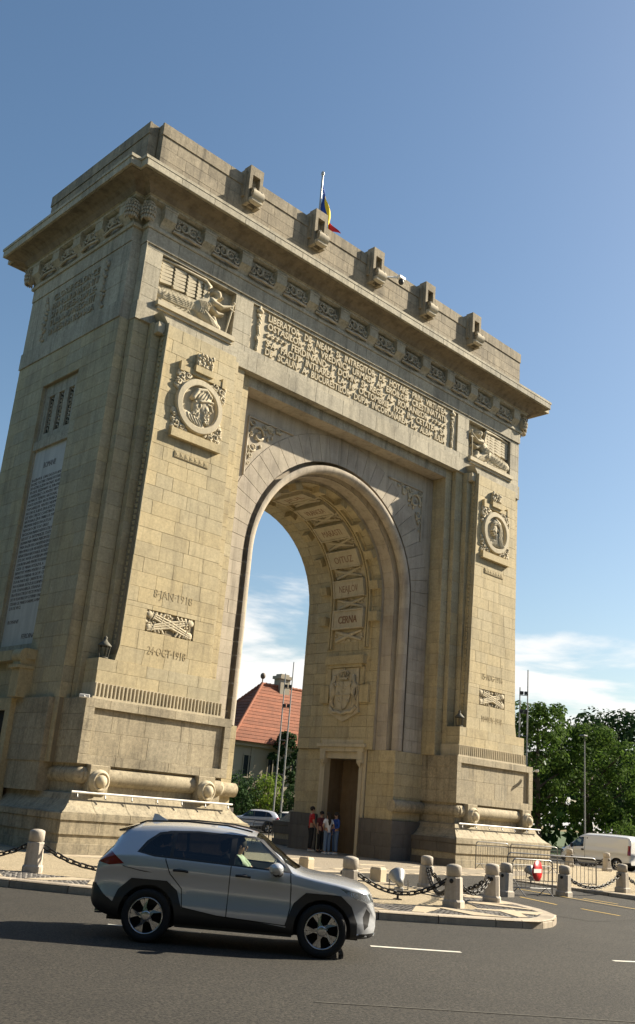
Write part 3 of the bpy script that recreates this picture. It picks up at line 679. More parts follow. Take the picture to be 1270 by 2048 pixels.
# coats of arms on the passage walls, doors below
for s in (1, -1):
    fi = F_left(4.45) if s > 0 else F_right(-4.45)
    def fa(u, v_, n, s=s, fi=fi): return fi(u-CY if s > 0 else u+CY, v_, n)
    b = MB(); b.box(-1.25, 1.25, 8.55, 8.95, -.02, .30, fr=fa); b.box(-1.1, 1.1, 8.40, 8.55, -.02, .22, fr=fa)
    for dx in (-1, 1): b.box(dx*1.3-.28, dx*1.3+.28, 6.75, 7.55, -.02, .16, fr=fa); b.box(dx*1.05-.15, dx*1.05+.15, 7.6, 8.4, -.02, .12, fr=fa)
    cap = b.build('arms_bracket', 'stone', arch)
    b = MB(); poly = [(-.95, 8.38), (.95, 8.38), (.95, 6.55), (1.0, 6.3), (.62, 6.15), (.3, 5.98), (0, 5.88), (-.3, 5.98), (-.62, 6.15), (-1.0, 6.3), (-.95, 6.55)]
    b.prism(poly, -.02, .12, fa); ca = b.build('coat_of_arms', 'carved', arch)
    b = MB(); poly = [(-.48, 7.72), (.48, 7.72), (.50, 7.1), (.40, 6.75), (.2, 6.5), (0, 6.42), (-.2, 6.5), (-.40, 6.75), (-.50, 7.1)]
    b.prism(poly, .12, .22, fa)
    for j in range(26): b.ell(fa(rnd(-.38, .38), rnd(6.7, 7.62), .22), rnd(.03, .05), rnd(.04, .09), rnd(.04, .11), 6, 4)
    b.tube([fa(0, 6.45, .24), fa(0, 7.7, .24)], .03, 5); b.tube([fa(-.48, 7.1, .24), fa(.48, 7.1, .24)], .03, 5); b.build('shield', 'carved', ca)
    b = MB(); b.box(-.24, .24, 7.82, 7.92, .12, .26, fr=fa)
    for a in (-.26, -.13, 0, .13, .26): b.tube([fa(a, 7.92, .22), fa(a*1.35, 8.08, .24), fa(a*.7, 8.22, .22), fa(0, 8.27, .2)], .035, 5)
    b.ell(fa(0, 8.32, .2), .05, .05, .06); b.build('crown', 'carved', ca)
    for dx in (-1, 1):
        b = MB(); b.tube([fa(dx*.62, 6.55, .16), fa(dx*.76, 6.8, .18), fa(dx*.66, 7.2, .2), fa(dx*.72, 7.55, .2), fa(dx*.66, 7.85, .2), fa(dx*.6, 8.05, .18)], [.06, .11, .16, .17, .12, .07], 7)
        b.tube([fa(dx*.7, 7.6, .2), fa(dx*.52, 7.66, .24), fa(dx*.45, 7.5, .24)], .05, 6); b.tube([fa(dx*.78, 6.9, .2), fa(dx*.92, 7.2, .18), fa(dx*.84, 7.45, .18), fa(dx*.94, 7.6, .16)], .03, 5); b.build('supporter', 'carved', ca)
    b = MB(); b.tube([fa(-.85, 6.55, .15), fa(-.6, 6.3, .18), (fa(-.3, 6.32, .2)), fa(0, 6.2, .2), fa(.3, 6.32, .2), fa(.6, 6.3, .18), fa(.85, 6.55, .15)], .09, 6); b.build('motto_ribbon', 'carved', ca)
    # door
    fd = F_left(4.60) if s > 0 else F_right(-4.60)
    def fe(u, v_, n, s=s, fd=fd): return fd(u-CY if s > 0 else u+CY, v_, n)
    b = MB()
    for dx in (-1, 1):
        a, c_ = sorted((dx*1.12, dx*1.30)); b.box(a, c_, 0, 4.45, -.3, .10, fr=fe)
        a, c_ = sorted((dx*1.30, dx*1.48)); b.box(a, c_, 0, 4.70, -.3, .04, fr=fe)
        a, c_ = sorted((dx*1.05, dx*1.36)); b.box(a, c_, 4.0, 4.52, .0, .22, fr=fe)
        b.tube([fe(dx*1.2, 3.85, .12), fe(dx*1.2, 4.0, .2), fe(dx*1.2, 4.15, .22)], [.05, .10, .12], 8)
    b.box(-1.12, 1.12, 4.20, 4.52, -.3, .06, fr=fe); b.box(-1.42, 1.42, 4.52, 4.72, -.3, .20, fr=fe); b.box(-1.55, 1.55, 4.72, 4.86, -.3, .30, fr=fe); b.box(-1.34, 1.34, 4.86, 5.05, -.1, .16, fr=fe)
    df = b.build('door_surround', 'carved', arch)
    b = MB(); b.box(-1.12, 1.12, 0, 4.2, -1.22, -1.15, fr=fe); b.box(-1.13, -1.10, 0, 4.2, -1.16, -.28, fr=fe); b.box(1.10, 1.13, 0, 4.2, -1.16, -.28, fr=fe)
    b.box(-.02, .02, 0, 3.3, -1.15, -1.13, fr=fe); b.box(-1.1, 1.1, 3.3, 3.4, -1.15, -1.10, fr=fe)
    b.build('door', 'door_bronze', df)
# ---------------------------------------------------------------- reliefs on the attic
def carve(mb, fr, u0, u1, v0, v1, nu, nv, prims, subs=(), keep=None):
    """carved relief: a height field over (u,v) made of rounded forms; fr(u,v,h). e: ellipse bump, c: capsule along points"""
    H = []
    for j in range(nv+1):
        v_ = v0+(v1-v0)*j/nv; row = []
        for i in range(nu+1):
            u = u0+(u1-u0)*i/nu; h = 0.0
            for p in prims:
                if p[0] == 'e':
                    _, cu, cv, ru, rv, ht, ca, sa = p; du, dv = u-cu, v_-cv
                    if abs(du) > ru+rv or abs(dv) > ru+rv: continue
                    x, y = (du*ca+dv*sa)/ru, (-du*sa+dv*ca)/rv; q = 1-x*x-y*y
                    if q > 0: q = ht*(.45+.55*q**.5); h = q if q > h else h
                else:
                    _, segs, ht = p
                    for (ax, ay, bx, by, ra, rb, bb) in segs:
                        if u < bb[0] or u > bb[1] or v_ < bb[2] or v_ > bb[3]: continue
                        dx, dy = bx-ax, by-ay; t = ((u-ax)*dx+(v_-ay)*dy)/(dx*dx+dy*dy); t = 0 if t < 0 else 1 if t > 1 else t
                        r_ = ra+(rb-ra)*t; q = 1-((u-ax-dx*t)**2+(v_-ay-dy*t)**2)/(r_*r_)
                        if q > 0: q = ht*(.5+.5*q**.5); h = q if q > h else h
            for (cu, cv, ru, rv, dp) in subs:
                q = 1-((u-cu)/ru)**2-((v_-cv)/rv)**2
                if q > 0: h -= dp*q
            row.append(max(h, 0.0))
        H.append(row)
    idx = {}; vs = []; fs = []
    def vid(i, j):
        if (i, j) not in idx: idx[(i, j)] = len(vs); vs.append(fr(u0+(u1-u0)*i/nu, v0+(v1-v0)*j/nv, H[j][i]))
        return idx[(i, j)]
    for j in range(nv):
        for i in range(nu):
            if max(H[j][i], H[j][i+1], H[j+1][i], H[j+1][i+1]) > .01: fs.append((vid(i, j), vid(i+1, j), vid(i+1, j+1), vid(i, j+1)))
    mb.add(vs, fs, True); return mb
def EL(cu, cv, ru, rv, h, rot=0): return ('e', cu, cv, ru, rv, h, math.cos(R(rot)), math.sin(R(rot)))
def CP(pts, rs, h):
    if not isinstance(rs, (list, tuple)): rs = [rs]*len(pts)
    out_ = []
    for (a, b, ra, rb) in zip(pts, pts[1:], rs, rs[1:]):
        m_ = max(ra, rb); out_.append((*a, *b, ra, rb, (min(a[0], b[0])-m_, max(a[0], b[0])+m_, min(a[1], b[1])-m_, max(a[1], b[1])+m_)))
    return ('c', out_, h)
def relief(sgn):
    cx0 = -9.6 if sgn > 0 else 9.6
    W_, H_ = 3.6, 2.0
    def fr(a, b_, n): return (cx0+sgn*(a-.5)*W_, .98-n, 21.46-b_*H_)       # a across, b down, n out of the wall
    bb = MB(); bb.box(cx0-1.82, cx0+1.82, .98, 1.0, 19.45, 21.46); pn = bb.build('relief_panel', 'stone_grey', arch)
    bb = MB(); bb.box(cx0-1.86, cx0+1.86, .50, .75, 19.26, 19.45); bb.box(cx0-1.80, cx0+1.80, .57, .75, 19.13, 19.26); bb.build('sill', 'carved', pn)
    wg = MB()
    for band, (a0, a1) in enumerate(((.01, .17), (.18, .34), (.35, .47), (.48, .55), (.56, .62))):
        for r_ in range(6):
            t0 = .07+r_*.075+band*.012; dz = .055
            q = [(a0, t0+.02), (a1, t0), (a1, t0+dz), (a0+.02, t0+dz+.035)]
            if t0+dz > .56: continue
            vs = [fr(a, b_, .02) for a, b_ in q]+[fr(a, b_, .15+.03*band) for a, b_ in q]
            wg.add(vs, [(4, 5, 6, 7), (0, 1, 5, 4), (1, 2, 6, 5), (2, 3, 7, 6), (3, 0, 4, 7)])
    wg.tube([fr(.01, .05, .14), fr(.2, .04, .18), (fr(.4, .05, .22)), fr(.58, .07, .26), fr(.64, .16, .28), fr(.63, .34, .26), fr(.6, .52, .2)], [.05, .06, .06, .08, .10, .09, .05], 7)
    wg.build('wing', 'carved', pn)
    fm = lambda u, v_, h: fr(u/3.6, v_/2.0, h)
    pr = [CP([(.12, 1.52), (1.0, 1.44), (1.85, 1.34)], [.22, .28, .27], .27), CP([(.15, 1.78), (1.1, 1.77), (1.9, 1.62)], [.12, .16, .18], .19), EL(1.98, 1.36, .34, .34, .33), CP([(1.95, 1.3), (2.25, 1.05), (2.5, .85)], [.28, .29, .22], .33),
          EL(2.50, .85, .20, .20, .38), CP([(2.52, .86), (2.68, .68)], [.11, .09], .33), EL(2.75, .52, .15, .19, .42, 20), EL(2.70, .45, .17, .15, .44), CP([(2.86, .52), (2.92, .60)], .04, .40), CP([(2.5, .88), (2.95, .93), (3.45, .70)], [.13, .10, .065], .42), EL(3.46, .66, .07, .09, .42), CP([(2.45, 1.0), (2.85, 1.22), (3.12, 1.15)], [.11, .10, .06], .27),
          CP([(2.05, 1.5), (2.55, 1.72), (2.92, 1.84)], [.25, .22, .15], .34), CP([(2.9, 1.82), (2.72, 1.5)], .12, .27), CP([(1.6, 1.78), (2.3, 1.92), (2.7, 1.95)], [.10, .13, .08], .19), EL(.08, 1.5, .10, .08, .20), EL(.10, 1.70, .12, .07, .18)]
    for j in range(8):
        o_ = -.20+j*.057; pr.append(CP([(.12+.02*j, 1.52+o_*.9), (.6, 1.48+o_*1.15), (1.2, 1.43+o_*1.2), (1.75, 1.36+o_)], [.022, .034, .036, .02], .31-abs(o_)*.25))
    for j in range(4): pr.append(CP([(.2, 1.72+j*.045), (.9, 1.72+j*.055), (1.7, 1.64+j*.06)], .024, .225))
    for j in range(5): pr.append(CP([(1.86+j*.075, 1.12+j*-.02), (1.98+j*.08, 1.36), (1.92+j*.10, 1.62)], [.02, .035, .025], .385))
    for j in range(6): pr.append(CP([(2.1+j*.05, 1.42+j*.02), (2.36+j*.06, 1.62+j*.02), (2.62+j*.05, 1.94)], [.02, .032, .02], .385))
    for j in range(4): pr.append(CP([(2.1+j*.09, 1.14-j*.06), (2.28+j*.08, 1.24-j*.07)], .03, .37))
    for j in range(4): pr.append(CP([(1.5+j*.28, 1.72), (1.62+j*.28, 1.86), (1.56+j*.3, 1.98)], [.02, .04, .03], .25))
    bd = MB(); carve(bd, fm, 0, 3.6, .25, 2.0, 170, 84, pr, subs=[(2.86, .48, .03, .02, .05)]); bd.build('figure', 'carved', pn)
    sw = MB(); sw.tube([fr(.965, .30, .36), fr(.94, .62, .32), fr(.915, .97, .28)], [.045, .04, .03], 6); sw.tube([fr(.92, .42, .36), fr(.99, .45, .36)], .035, 6); sw.ell(fr(.97, .27, .36), .06, .06, .06); sw.build('sword', 'carved', pn)
relief(1); relief(-1)
# ---------------------------------------------------------------- medallions, plates, dates and trophies on the shafts
def medallion(cx, sgn, beard):
    zc_ = 15.70; yb = .10
    fr = lambda u, v_, n: (cx+sgn*u, yb-n, zc_+v_)
    fl = lambda u, v_, n: (cx+u, yb-n, zc_+v_)
    r0 = MB(); r0.lathe([(0, .03), (.80, .03), (.80, .15), (.83, .18), (1.03, .17), (1.06, .13), (1.06, -.02)], lambda x, y, h: fl(x, y, h), 48, smooth=False)
    md_ = r0.build('medallion', 'carved', arch)
    if beard:
        pr = [EL(.20, .04, .27, .36, .26), CP([(.28, .17), (.46, .16)], .055, .30), CP([(.44, .15), (.53, -.03)], [.045, .06], .30), EL(.27, -.05, .14, .12, .30), CP([(.38, -.15), (.46, -.15)], .035, .28), CP([(.36, -.10), (.47, -.11)], .035, .30), EL(.26, -.36, .23, .30, .24), EL(.06, .38, .43, .28, .29), CP([(-.05, .17), (.26, .27), (.50, .29)], [.06, .07, .06], .34),
              CP([(-.36, .25), (-.18, .60), (.16, .70), (.42, .50)], [.09, .09, .08, .07], .31), EL(-.14, -.05, .19, .36, .22), CP([(-.62, -.46), (-.2, -.58), (.16, -.74)], [.14, .20, .14], .20), EL(-.02, -.40, .20, .26, .2), EL(-.02, .02, .06, .11, .29)]
        for j in range(46):
            t = rnd(0, 1); pr.append(EL(.30+rnd(-.16, .17)*(1-t*.4), -.16-t*.46, rnd(.025, .05), rnd(.035, .07), rnd(.26, .31), rnd(-40, 40)))
        for j in range(16): pr.append(EL(-.16+rnd(-.14, .14), .16-rnd(0, .55), rnd(.03, .055), rnd(.05, .09), rnd(.23, .27), rnd(-30, 30)))
        for j in range(5): pr.append(CP([(-.55+j*.14, -.40-j*.03), (-.44+j*.14, -.60), (-.30+j*.12, -.72)], .03, .235))
        for j in range(4): pr.append(CP([(-.2+j*.13, .28), (-.14+j*.14, .44), (.0+j*.11, .58)], .022, .33))
        sb = [(.37, .085, .055, .03, .06), (.17, -.02, .03, .05, .04)]
    else:
        pr = [EL(-.16, .16, .22, .30, .25), CP([(-.31, .26), (-.30, .14), (-.41, .03)], [.04, .05, .045], .28), EL(-.16, .02, .12, .10, .28), CP([(-.36, -.07), (-.30, -.07)], .03, .27), EL(-.24, -.15, .08, .07, .26), CP([(-.30, .36), (-.05, .46), (.16, .34)], [.06, .08, .07], .30), CP([(-.05, .62), (.18, .48), (.28, .15), (.26, -.25), (.38, -.62)], [.10, .15, .15, .16, .16], .27), EL(-.05, .48, .26, .18, .27),
              CP([(0, -.12), (.02, -.42)], [.13, .14], .22), CP([(-.45, -.62), (0, -.52), (.42, -.62)], [.14, .2, .14], .21), EL(.04, .12, .05, .09, .28)]
        for j in range(6): pr.append(CP([(.02+j*.05, .58-j*.05), (.16+j*.045, .2), (.12+j*.05, -.25), (.2+j*.07, -.66)], .02, .30))
        for j in range(9): pr.append(EL(-.32+j*.065, .42+.06*math.sin(j*.4), .03, .06, .33))
        for j in range(5): pr.append(CP([(-.4+j*.12, -.44), (-.3+j*.13, -.62), (-.25+j*.12, -.74)], .026, .24))
        sb = [(-.27, .19, .045, .028, .05)]
    b = MB(); carve(b, lambda u, v_, h: fr(u, v_, .02+h*.72), -.79, .79, -.79, .79, 84, 84, [p for p in pr], subs=sb); b.build('profile_head', 'carved', md_)
    for qx in (-1, 1):
        for qz in (-1, 1):
            b = MB()
            for j in range(70):
                u, w = rnd(.40, 1.12), rnd(.40, 1.12)
                if u*u+w*w < 1.10: continue
                b.ell(fl(qx*u, qz*w, .02), rnd(.05, .12), .07, rnd(.05, .12), 7, 5)
            for j in range(3):
                cu, cw = (.92, .92) if j == 0 else ((1.05, .66) if j == 1 else (.66, 1.05))
                b.tube([fl(qx*(cu+.15*(1-i/15)*math.cos(i*.6+j)), qz*(cw+.15*(1-i/15)*math.sin(i*.6+j)), .06+.004*i) for i in range(13)], .035, 5)
            b.build('corner_foliage', 'carved', md_)
    b = MB(); b.box(cx-1.14, cx+1.14, -.09, .12, 14.20, 14.52); b.build('medallion_ledge', 'stone', md_)
    b = MB(); b.box(cx-1.05, cx+1.05, .0, .12, 16.86, 17.06); b.box(cx-.42, cx+.42, -.08, .12, 17.00, 17.25)
    for dx in (-1, 1): b.box(cx+dx*.98-.08, cx+dx*.98+.08, -.03, .12, 16.82, 17.2)
    b.build('crown_shelf', 'stone', md_)
    b = MB(); b.box(cx-.34, cx+.34, .0, .12, 17.25, 17.78)
    for j in range(34): b.ell((cx+rnd(-.36, .36), .02-rnd(0, .06), 17.28+rnd(0, .52)), rnd(.04, .09), .07, rnd(.04, .09), 6, 4)
    b.build('crown', 'carved', md_)
    # carved name strip
    b = MB(); b.box(cx-.78, cx+.78, .055, .10, 13.50, 13.74); np_ = b.build('name_strip', 'letter_cut', arch)
    for k in range(7): 
        q = MB(); x = cx-.74+k*.215; q.box(x, x+.18, .045, .06, 13.53, 13.71); q.box(x+.04, x+.14, .035, .05, 13.58, 13.66); q.build('name_glyph', 'stone', np_)
medallion(-9.36, 1, True); medallion(9.36, 1, False)
def fsh(off): return lambda u, v_, n: (u, (v_-5.94)/(18.43-5.94)*.135-n-off, v_)
for cx, t1, t2 in ((-9.4, '8\u00b7JAN\u00b71918', '24\u00b7OCT\u00b71918'), (9.4, '15\u00b7AUG\u00b71916', '10\u00b7NOV\u00b71918')):
    text_on(t1, fsh(.002), cx-.82, 8.32, .40, .012, 'letter_cut', arch, name='date_lettering', stretch=1.64)
    text_on(t2, fsh(.002), cx-.80, 6.36, .40, .012, 'letter_cut', arch, name='date_lettering', stretch=1.60)
    b = MB(); b.box(cx-1.03, cx+1.03, .07, .09, 7.10, 7.85); tpn = b.build('trophy_panel', 'letter_cut', arch)
    f2 = lambda u, v_, n, cx=cx: (cx+u, .07-n, 7.475+v_)
    q = MB()
    for dx in (-1, 1):
        for o_ in (-.10, 0, .10): q.tube([f2(dx*-.92, .26+o_*.6, .015), f2(0, o_, .05), f2(dx*.92, -.26+o_*.6, .015)], [.035, .045, .05], 6)
        for k in range(5): t = -.7+k*.35; q.tube([f2(dx*t-.05, -dx*0+(-t*.28)*1-.14, .06), f2(dx*t+.05, (-t*.28)+.14, .06)], .018, 5)
        q.ell(f2(dx*-.86, .22, .02), .15, .05, .12); q.ell(f2(dx*.86, -.22, .02), .13, .05, .12)
        for k in range(4): q.tube([f2(dx*(.25+k*.17), .34, .01), f2(dx*(.34+k*.15), .20, .03), f2(dx*(.52+k*.11), .08-k*.02, .01)], [.05, .045, .02], 6); q.tube([f2(dx*(.25+k*.17), -.34, .01), f2(dx*(.34+k*.15), -.22, .03), f2(dx*(.50+k*.11), -.10, .01)], [.05, .045, .02], 6)
    for j in range(60): q.ell(f2(rnd(-.98, .98), rnd(-.35, .35), .0), rnd(.03, .10), .045, rnd(.025, .07), 6, 4)
    q.build('crossed_trophy', 'carved', tpn)
# ---------------------------------------------------------------- left flank: marble tablet, window slots, side inscription
fl_ = F_left(-12.40)
b = MB(); b.box(-CY-1.30, -CY+1.30, 6.55, 14.25, 0, .04, fr=fl_); mp_ = b.build('marble_tablet', 'marble', arch)
PROC = ("RAZBOIUL CARE DE DOI ANI A INCINS TOT MAI STRANS HOTARELE NOASTRE A ZDRUNCINAT ADANC VECHIUL ASEZAMANT AL EUROPEI SI A INVEDERAT CA PENTRU VIITOR NUMAI PE TEMEIUL NATIONAL SE POATE ASIGURA VIATA PASNICA A POPOARELOR. PENTRU NEAMUL NOSTRU EL A ADUS ZIUA ASTEPTATA DE VEACURI DE CONSTIINTA NATIONALA ZIUA UNIRII LUI. DUPA VREMURI INDELUNGATE DE NENOROCIRI SI DE GRELE INCERCARI INAINTASII NOSTRI AU REUSIT SA INTEMEIEZE STATUL ROMAN PRIN UNIREA PRINCIPATELOR PRIN RAZBOIUL INDEPENDENTEI PRIN MUNCA LOR NEOBOSITA PENTRU RENASTEREA NATIONALA. ASTAZI NE ESTE DAT NOUA SA INTREGIM OPERA LOR INCHEGAND PENTRU TOTDEAUNA CEEA CE MIHAI VITEAZUL A INFAPTUIT NUMAI PENTRU O CLIPA UNIREA ROMANILOR DE PE CELE DOUA PARTI ALE CARPATILOR. DE NOI ATARNA ASTAZI SA SCAPAM DE SUB STAPANIREA STRAINA PE FRATII NOSTRI DE PESTE MUNTI SI DE PE PLAIURILE BUCOVINEI UNDE STEFAN CEL MARE DOARME SOMNUL LUI DE VECI.")
ws = PROC.split(); lines = []; cur = ''
for w in ws:
    if len(cur)+len(w)+1 > 31: lines.append(cur); cur = w
    else: cur = (cur+' '+w).strip()
lines.append(cur)
ftb = lambda u, v_, n: fl_(u, v_, n+.04)
text_on('ROMANI!', ftb, -CY-.45, 13.40, .34, .01, 'letter_dark', mp_, stretch=.9)
dz = 5.2/len(lines)
for i, ln in enumerate(lines): text_on(ln, ftb, -CY-1.18, 12.95-i*dz, dz*.98, .01, 'letter_dark', mp_, stretch=2.36 if len(ln) > 24 else None, res=1)
text_on('ROMANI!', ftb, -CY-1.1, 7.38, .2, .01, 'letter_dark', mp_); text_on('FERDINAND', ftb, -CY+.15, 6.78, .24, .01, 'letter_dark', mp_)
b = MB(); b.box(-CY-1.40, -CY+1.40, 14.25, 14.60, -.05, .16, fr=fl_); b.box(-CY-1.36, -CY+1.36, 6.3, 6.55, -.05, .10, fr=fl_)
b.box(-CY-1.36, -CY-1.30, 6.55, 17.0, -.05, .10, fr=fl_); b.box(-CY+1.30, -CY+1.36, 6.55, 17.0, -.05, .10, fr=fl_)
for k in range(4): x = -CY-1.30+k*.75; b.box(x, x+.35, 14.60, 17.0, -.1, .05, fr=fl_)
b.box(-CY-1.3, -CY+1.3, 16.5, 17.0, -.1, .06, fr=fl_); b.box(-CY-1.3, -CY+1.3, 14.6, 14.9, -.1, .06, fr=fl_); b.build('tablet_frame', 'stone_grey', arch)
for k in range(3):
    q = MB(); x = -CY-.95+k*.75; q.box(x, x+.40, 14.9, 16.5, -.10, -.04, fr=fl_); wsl = q.build('window_slot', 'void', arch)
    q = MB()
    for j in range(8): q.tube([fl_(x+.2+.1*math.sin(t*6+j), 15.0+j*.19+.19*t, -.01) for t in (0, .25, .5, .75, 1)], .035, 5)
    q.build('slot_grille', 'carved_grey', wsl)
for k, ln in enumerate(['GLORIE\u00b7CELOR\u00b7CE', 'PRIN\u00b7LUMINA\u00b7MINTII', 'SI\u00b7PUTEREA\u00b7SUFLE-', 'TULUI\u00b7AU\u00b7PREGATIT', 'UNIREA\u00b7NATIONALA']):
    text_on(ln, F_left(-12.62), -CY-1.75, 20.98-k*.40, .42, .05, 'stone_grey', arch, name='side_lettering', stretch=3.5)
for dx in (-1, 1):
    q = MB()
    for j in range(22): q.ell((-12.64, CY+dx*2.25+rnd(-.14, .14), 21.3-j*.095), .07, rnd(.07, .14), rnd(.06, .11), 6, 4)
    q.build('trophy_pendant', 'carved_grey', arch)
# side doorway consoles low on the left flank
q = MB(); fs_ = F_left(-12.62)
for dx in (-1, 1):
    u = -CY+dx*1.55; q.box(u-.28, u+.28, 4.62, 6.05, 0, .5, fr=fs_); q.tube([fs_(u-.30, 6.0, .34), fs_(u+.30, 6.0, .34)], .26, 12); q.box(u-.32, u+.32, 5.58, 5.68, 0, .62, fr=fs_)
q.box(-CY-1.9, -CY+1.9, 5.9, 6.25, 0, .35, fr=fs_); q.build('console', 'stone', arch)
q = MB(); q.box(-CY-1.0, -CY+1.0, 0, 4.2, .19, .21, fr=fs_); q.build('side_door', 'void', arch)
q = MB()
for dx in (-1, 1):
    a, c_ = sorted((-CY+dx*1.0, -CY+dx*1.35)); q.box(a, c_, 0, 4.195, .1, .36, fr=fs_)
q.box(-CY-1.35, -CY+1.35, 4.2, 4.6, .1, .36, fr=fs_); q.build('side_door_surround', 'stone', arch)
# join all small facing stones into one part
def join_stuff(name):
    allv, allf, tn, hu, mi, mats = [], [], [], [], [], []
    for k, (mn, b) in enumerate(STUFF.items()):
        o = len(allv); allv += b.v; allf += [tuple(i+o for i in f) for f in b.f]; tn += b.tn; hu += b.hu; mi += [k]*len(b.f); mats.append(mn)
    me = bpy.data.meshes.new(name); me.from_pydata(allv, [], allf)
    for mn in mats: me.materials.append(MT[mn])
    me.polygons.foreach_set('material_index', mi)
    for nm, dat in (('tone', tn), ('hue', hu)): me.attributes.new(nm, 'FLOAT', 'FACE').data.foreach_set('value', dat)
    bm = bmesh.new(); bm.from_mesh(me); bmesh.ops.recalc_face_normals(bm, faces=bm.faces); bm.to_mesh(me); bm.free(); me.update()
    return tag(link(name, me, None, arch), kind='stuff')
join_stuff('stone_courses')
# ================================================================ GROUND
ZR = -0.14; RK = 22.45
def sheet(name, mb, m_, kind='structure'): return tag(mb.build(name, m_), kind=kind)
def pol(r, deg): a = R(deg); return (r*math.cos(a), CY+r*math.sin(a))
g = MB(); g.add([(-1500, -1500, ZR-.03), (1500, -1500, ZR-.03), (1500, 1500, ZR-.03), (-1500, 1500, ZR-.03)], [(0, 1, 2, 3)]); sheet('ground', g, 'grass')
g = MB(); n = 96; g.add([(0, CY, ZR)]+[(*pol(36, 360*i/n), ZR) for i in range(n)], [(0, 1+i, 1+(i+1) % n) for i in range(n)]); sheet('road', g, 'asphalt')
g = MB(); g.grid([[(*pol(r, 360*i/n), z) for i in range(n)] for r, z in ((36, ZR-.02), (36, 0), (36.3, 0.01), (41, 0.02), (41, ZR-.05))], False, True); sheet('pavement', g, 'pavement')
# island outline, clockwise from the path's left side round the ring to its right side
nose_l = [(-6.0, -4.6), (-6.15, -8), (-6.3, -11.2), (-6.6, -12.4), (-7.1, -13.4), (-7.9, -14.35), (-8.9, -14.95), (-9.9, -15.2)]
a0 = math.degrees(math.atan2(-15.35-CY, -10.9)); a1 = math.degrees(math.atan2(-16.9-CY, 5.4))
arc_pts = [pol(RK, a0-(a0-(a1-360 if a1 > a0 else a1))*i/150) for i in range(151)] if False else None
A0 = a0 % 360; A1 = a1 % 360                      # going from A0 downwards (clockwise, through the left, back, right) to A1
span = (A0-A1) % 360
arc_pts = [pol(RK, A0-span*i/160) for i in range(161)]
nose_r = [(4.3, -16.7), (3.3, -15.9), (2.7, -14.6), (2.45, -12.8), (2.35, -10), (2.35, -4.6)]
outline = nose_l+arc_pts+nose_r
g = MB(); g.add([(x, y, 0) for x, y in outline], [tuple(range(len(outline)))]); sheet('island', g, 'gravel')
def inset(pts, d):
    o_ = []
    for i, p in enumerate(pts):
        q0 = Vector(pts[max(i-1, 0)]); q1 = Vector(pts[min(i+1, len(pts)-1)]); t = (q1-q0).normalized(); nn = Vector((t.y, -t.x))
        o_.append((p[0]+nn.x*d, p[1]+nn.y*d))
    return o_
# path through the front gap, rising to the forecourt
g = MB(); g.grid([[(x, y, z) for x in (-6.6, -2, 2.9)] for y, z in ((-14.5, ZR+.003), (-11.5, ZR+.008), (-4.4, .006))], False); sheet('path', g, 'asphalt')
def gz(x, y):
    if -6.3 < x < 2.4 and y < -4.4: return ZR+.008+max(0, min(1, (y+11.5)/7.1))*.14
    return 0.0
g = MB(); g.add([(x, y, .004) for x, y in ((-6, -4.8), (4, -4.8), (13.4, -1.6), (13.4, 13), (-13.4, 13), (-13.4, -1.6))], [(0, 1, 2, 3, 4, 5)]); sheet('forecourt', g, 'cobble_light')
# pale slab strips set in the forecourt and along the foot of the arch
def slab(x0, x1, y0, y1, z=.012, rz=0.0):
    b = MB(); b.t = rnd(-1, 1); b.box(-(x1-x0)/2, (x1-x0)/2, -(y1-y0)/2, (y1-y0)/2, -.03, 0, ch=.006); o = b.build('paving_slab', 'slab', forecourt); o.location = ((x0+x1)/2, (y0+y1)/2, z); o.rotation_euler = (0, 0, rz); return o
forecourt = bpy.data.objects['forecourt']
for k in range(11):
    slab(-13.4+k*.71, -13.4+k*.71+.69, -1.75, -1.15); slab(5.6+k*.71, 5.6+k*.71+.69, -1.75, -1.15)
for x, y in ((-5.2, -3.2), (-3.4, -3.4), (-1.6, -3.0), (.6, -2.9), (-4.2, -1.0), (-2.0, .6), (.2, -1.2), (2.2, -3.6), (3.0, -1.4), (-5.4, -4.4), (-3.8, -4.5), (-2.2, -4.5), (-.6, -4.5), (1.0, -4.5), (2.6, -4.5), (4.2, -3.8)):
    slab(x-.7, x+.7, y-.16, y+.16, .014)
for k in range(12): slab(-6.75, -6.15, -11.0+k*.62, -11.0+k*.62+.60, .010); slab(2.45, 2.95, -12+k*.62, -12+k*.62+.6, .010)
# kerb stones: singly where the photograph shows them, the far rest of the ring joined
def kerb_piece(mb, p, q, w=.34):
    p, q = Vector(p), Vector(q); t = (q-p).normalized(); nn = Vector((t.y, -t.x)); p = p+t*.011; q = q-t*.011
    prof = [(0, -.30), (0, -.03), (.012, .0), (.04, .018), (w, .020), (w, -.05)]
    rows = [[(c.x+nn.x*o_, c.y+nn.y*o_, z) for o_, z in prof] for c in (p, q)]
    mb.grid(rows, False); mb.add(rows[0], [tuple(range(6))]); mb.add(rows[1], [tuple(range(5, -1, -1))])
def resample(pts, d):
    out_ = [Vector(pts[0])]; acc = 0.0
    for a, b in zip(pts, pts[1:]):
        a, b = Vector(a), Vector(b); l = (b-a).length; pos = d-acc
        while pos <= l: out_.append(a+(b-a)*(pos/l)); pos += d
        acc = (acc+l) % d if l else acc
    return out_
road = bpy.data.objects['road']; island = bpy.data.objects['island']
rest = MB()
near = resample(nose_l[2:]+arc_pts[:44], .62); far = resample(arc_pts[43:]+nose_r, 1.2)
i = 0
while i < len(near)-1:
    b = MB(); b.t = rnd(-1, 1); b.h = rnd(0, 1); st = 2 if i > 10 and i+2 < len(near) else 1
    kerb_piece(b, near[i], near[i+st]); b.build('kerb_stone', 'kerb', island); i += st
for p, q in zip(far, far[1:]): rest.t = rnd(-1, 1); kerb_piece(rest, p, q)
o = rest.build('far_kerb', 'kerb', island); o['kind'] = 'stuff'
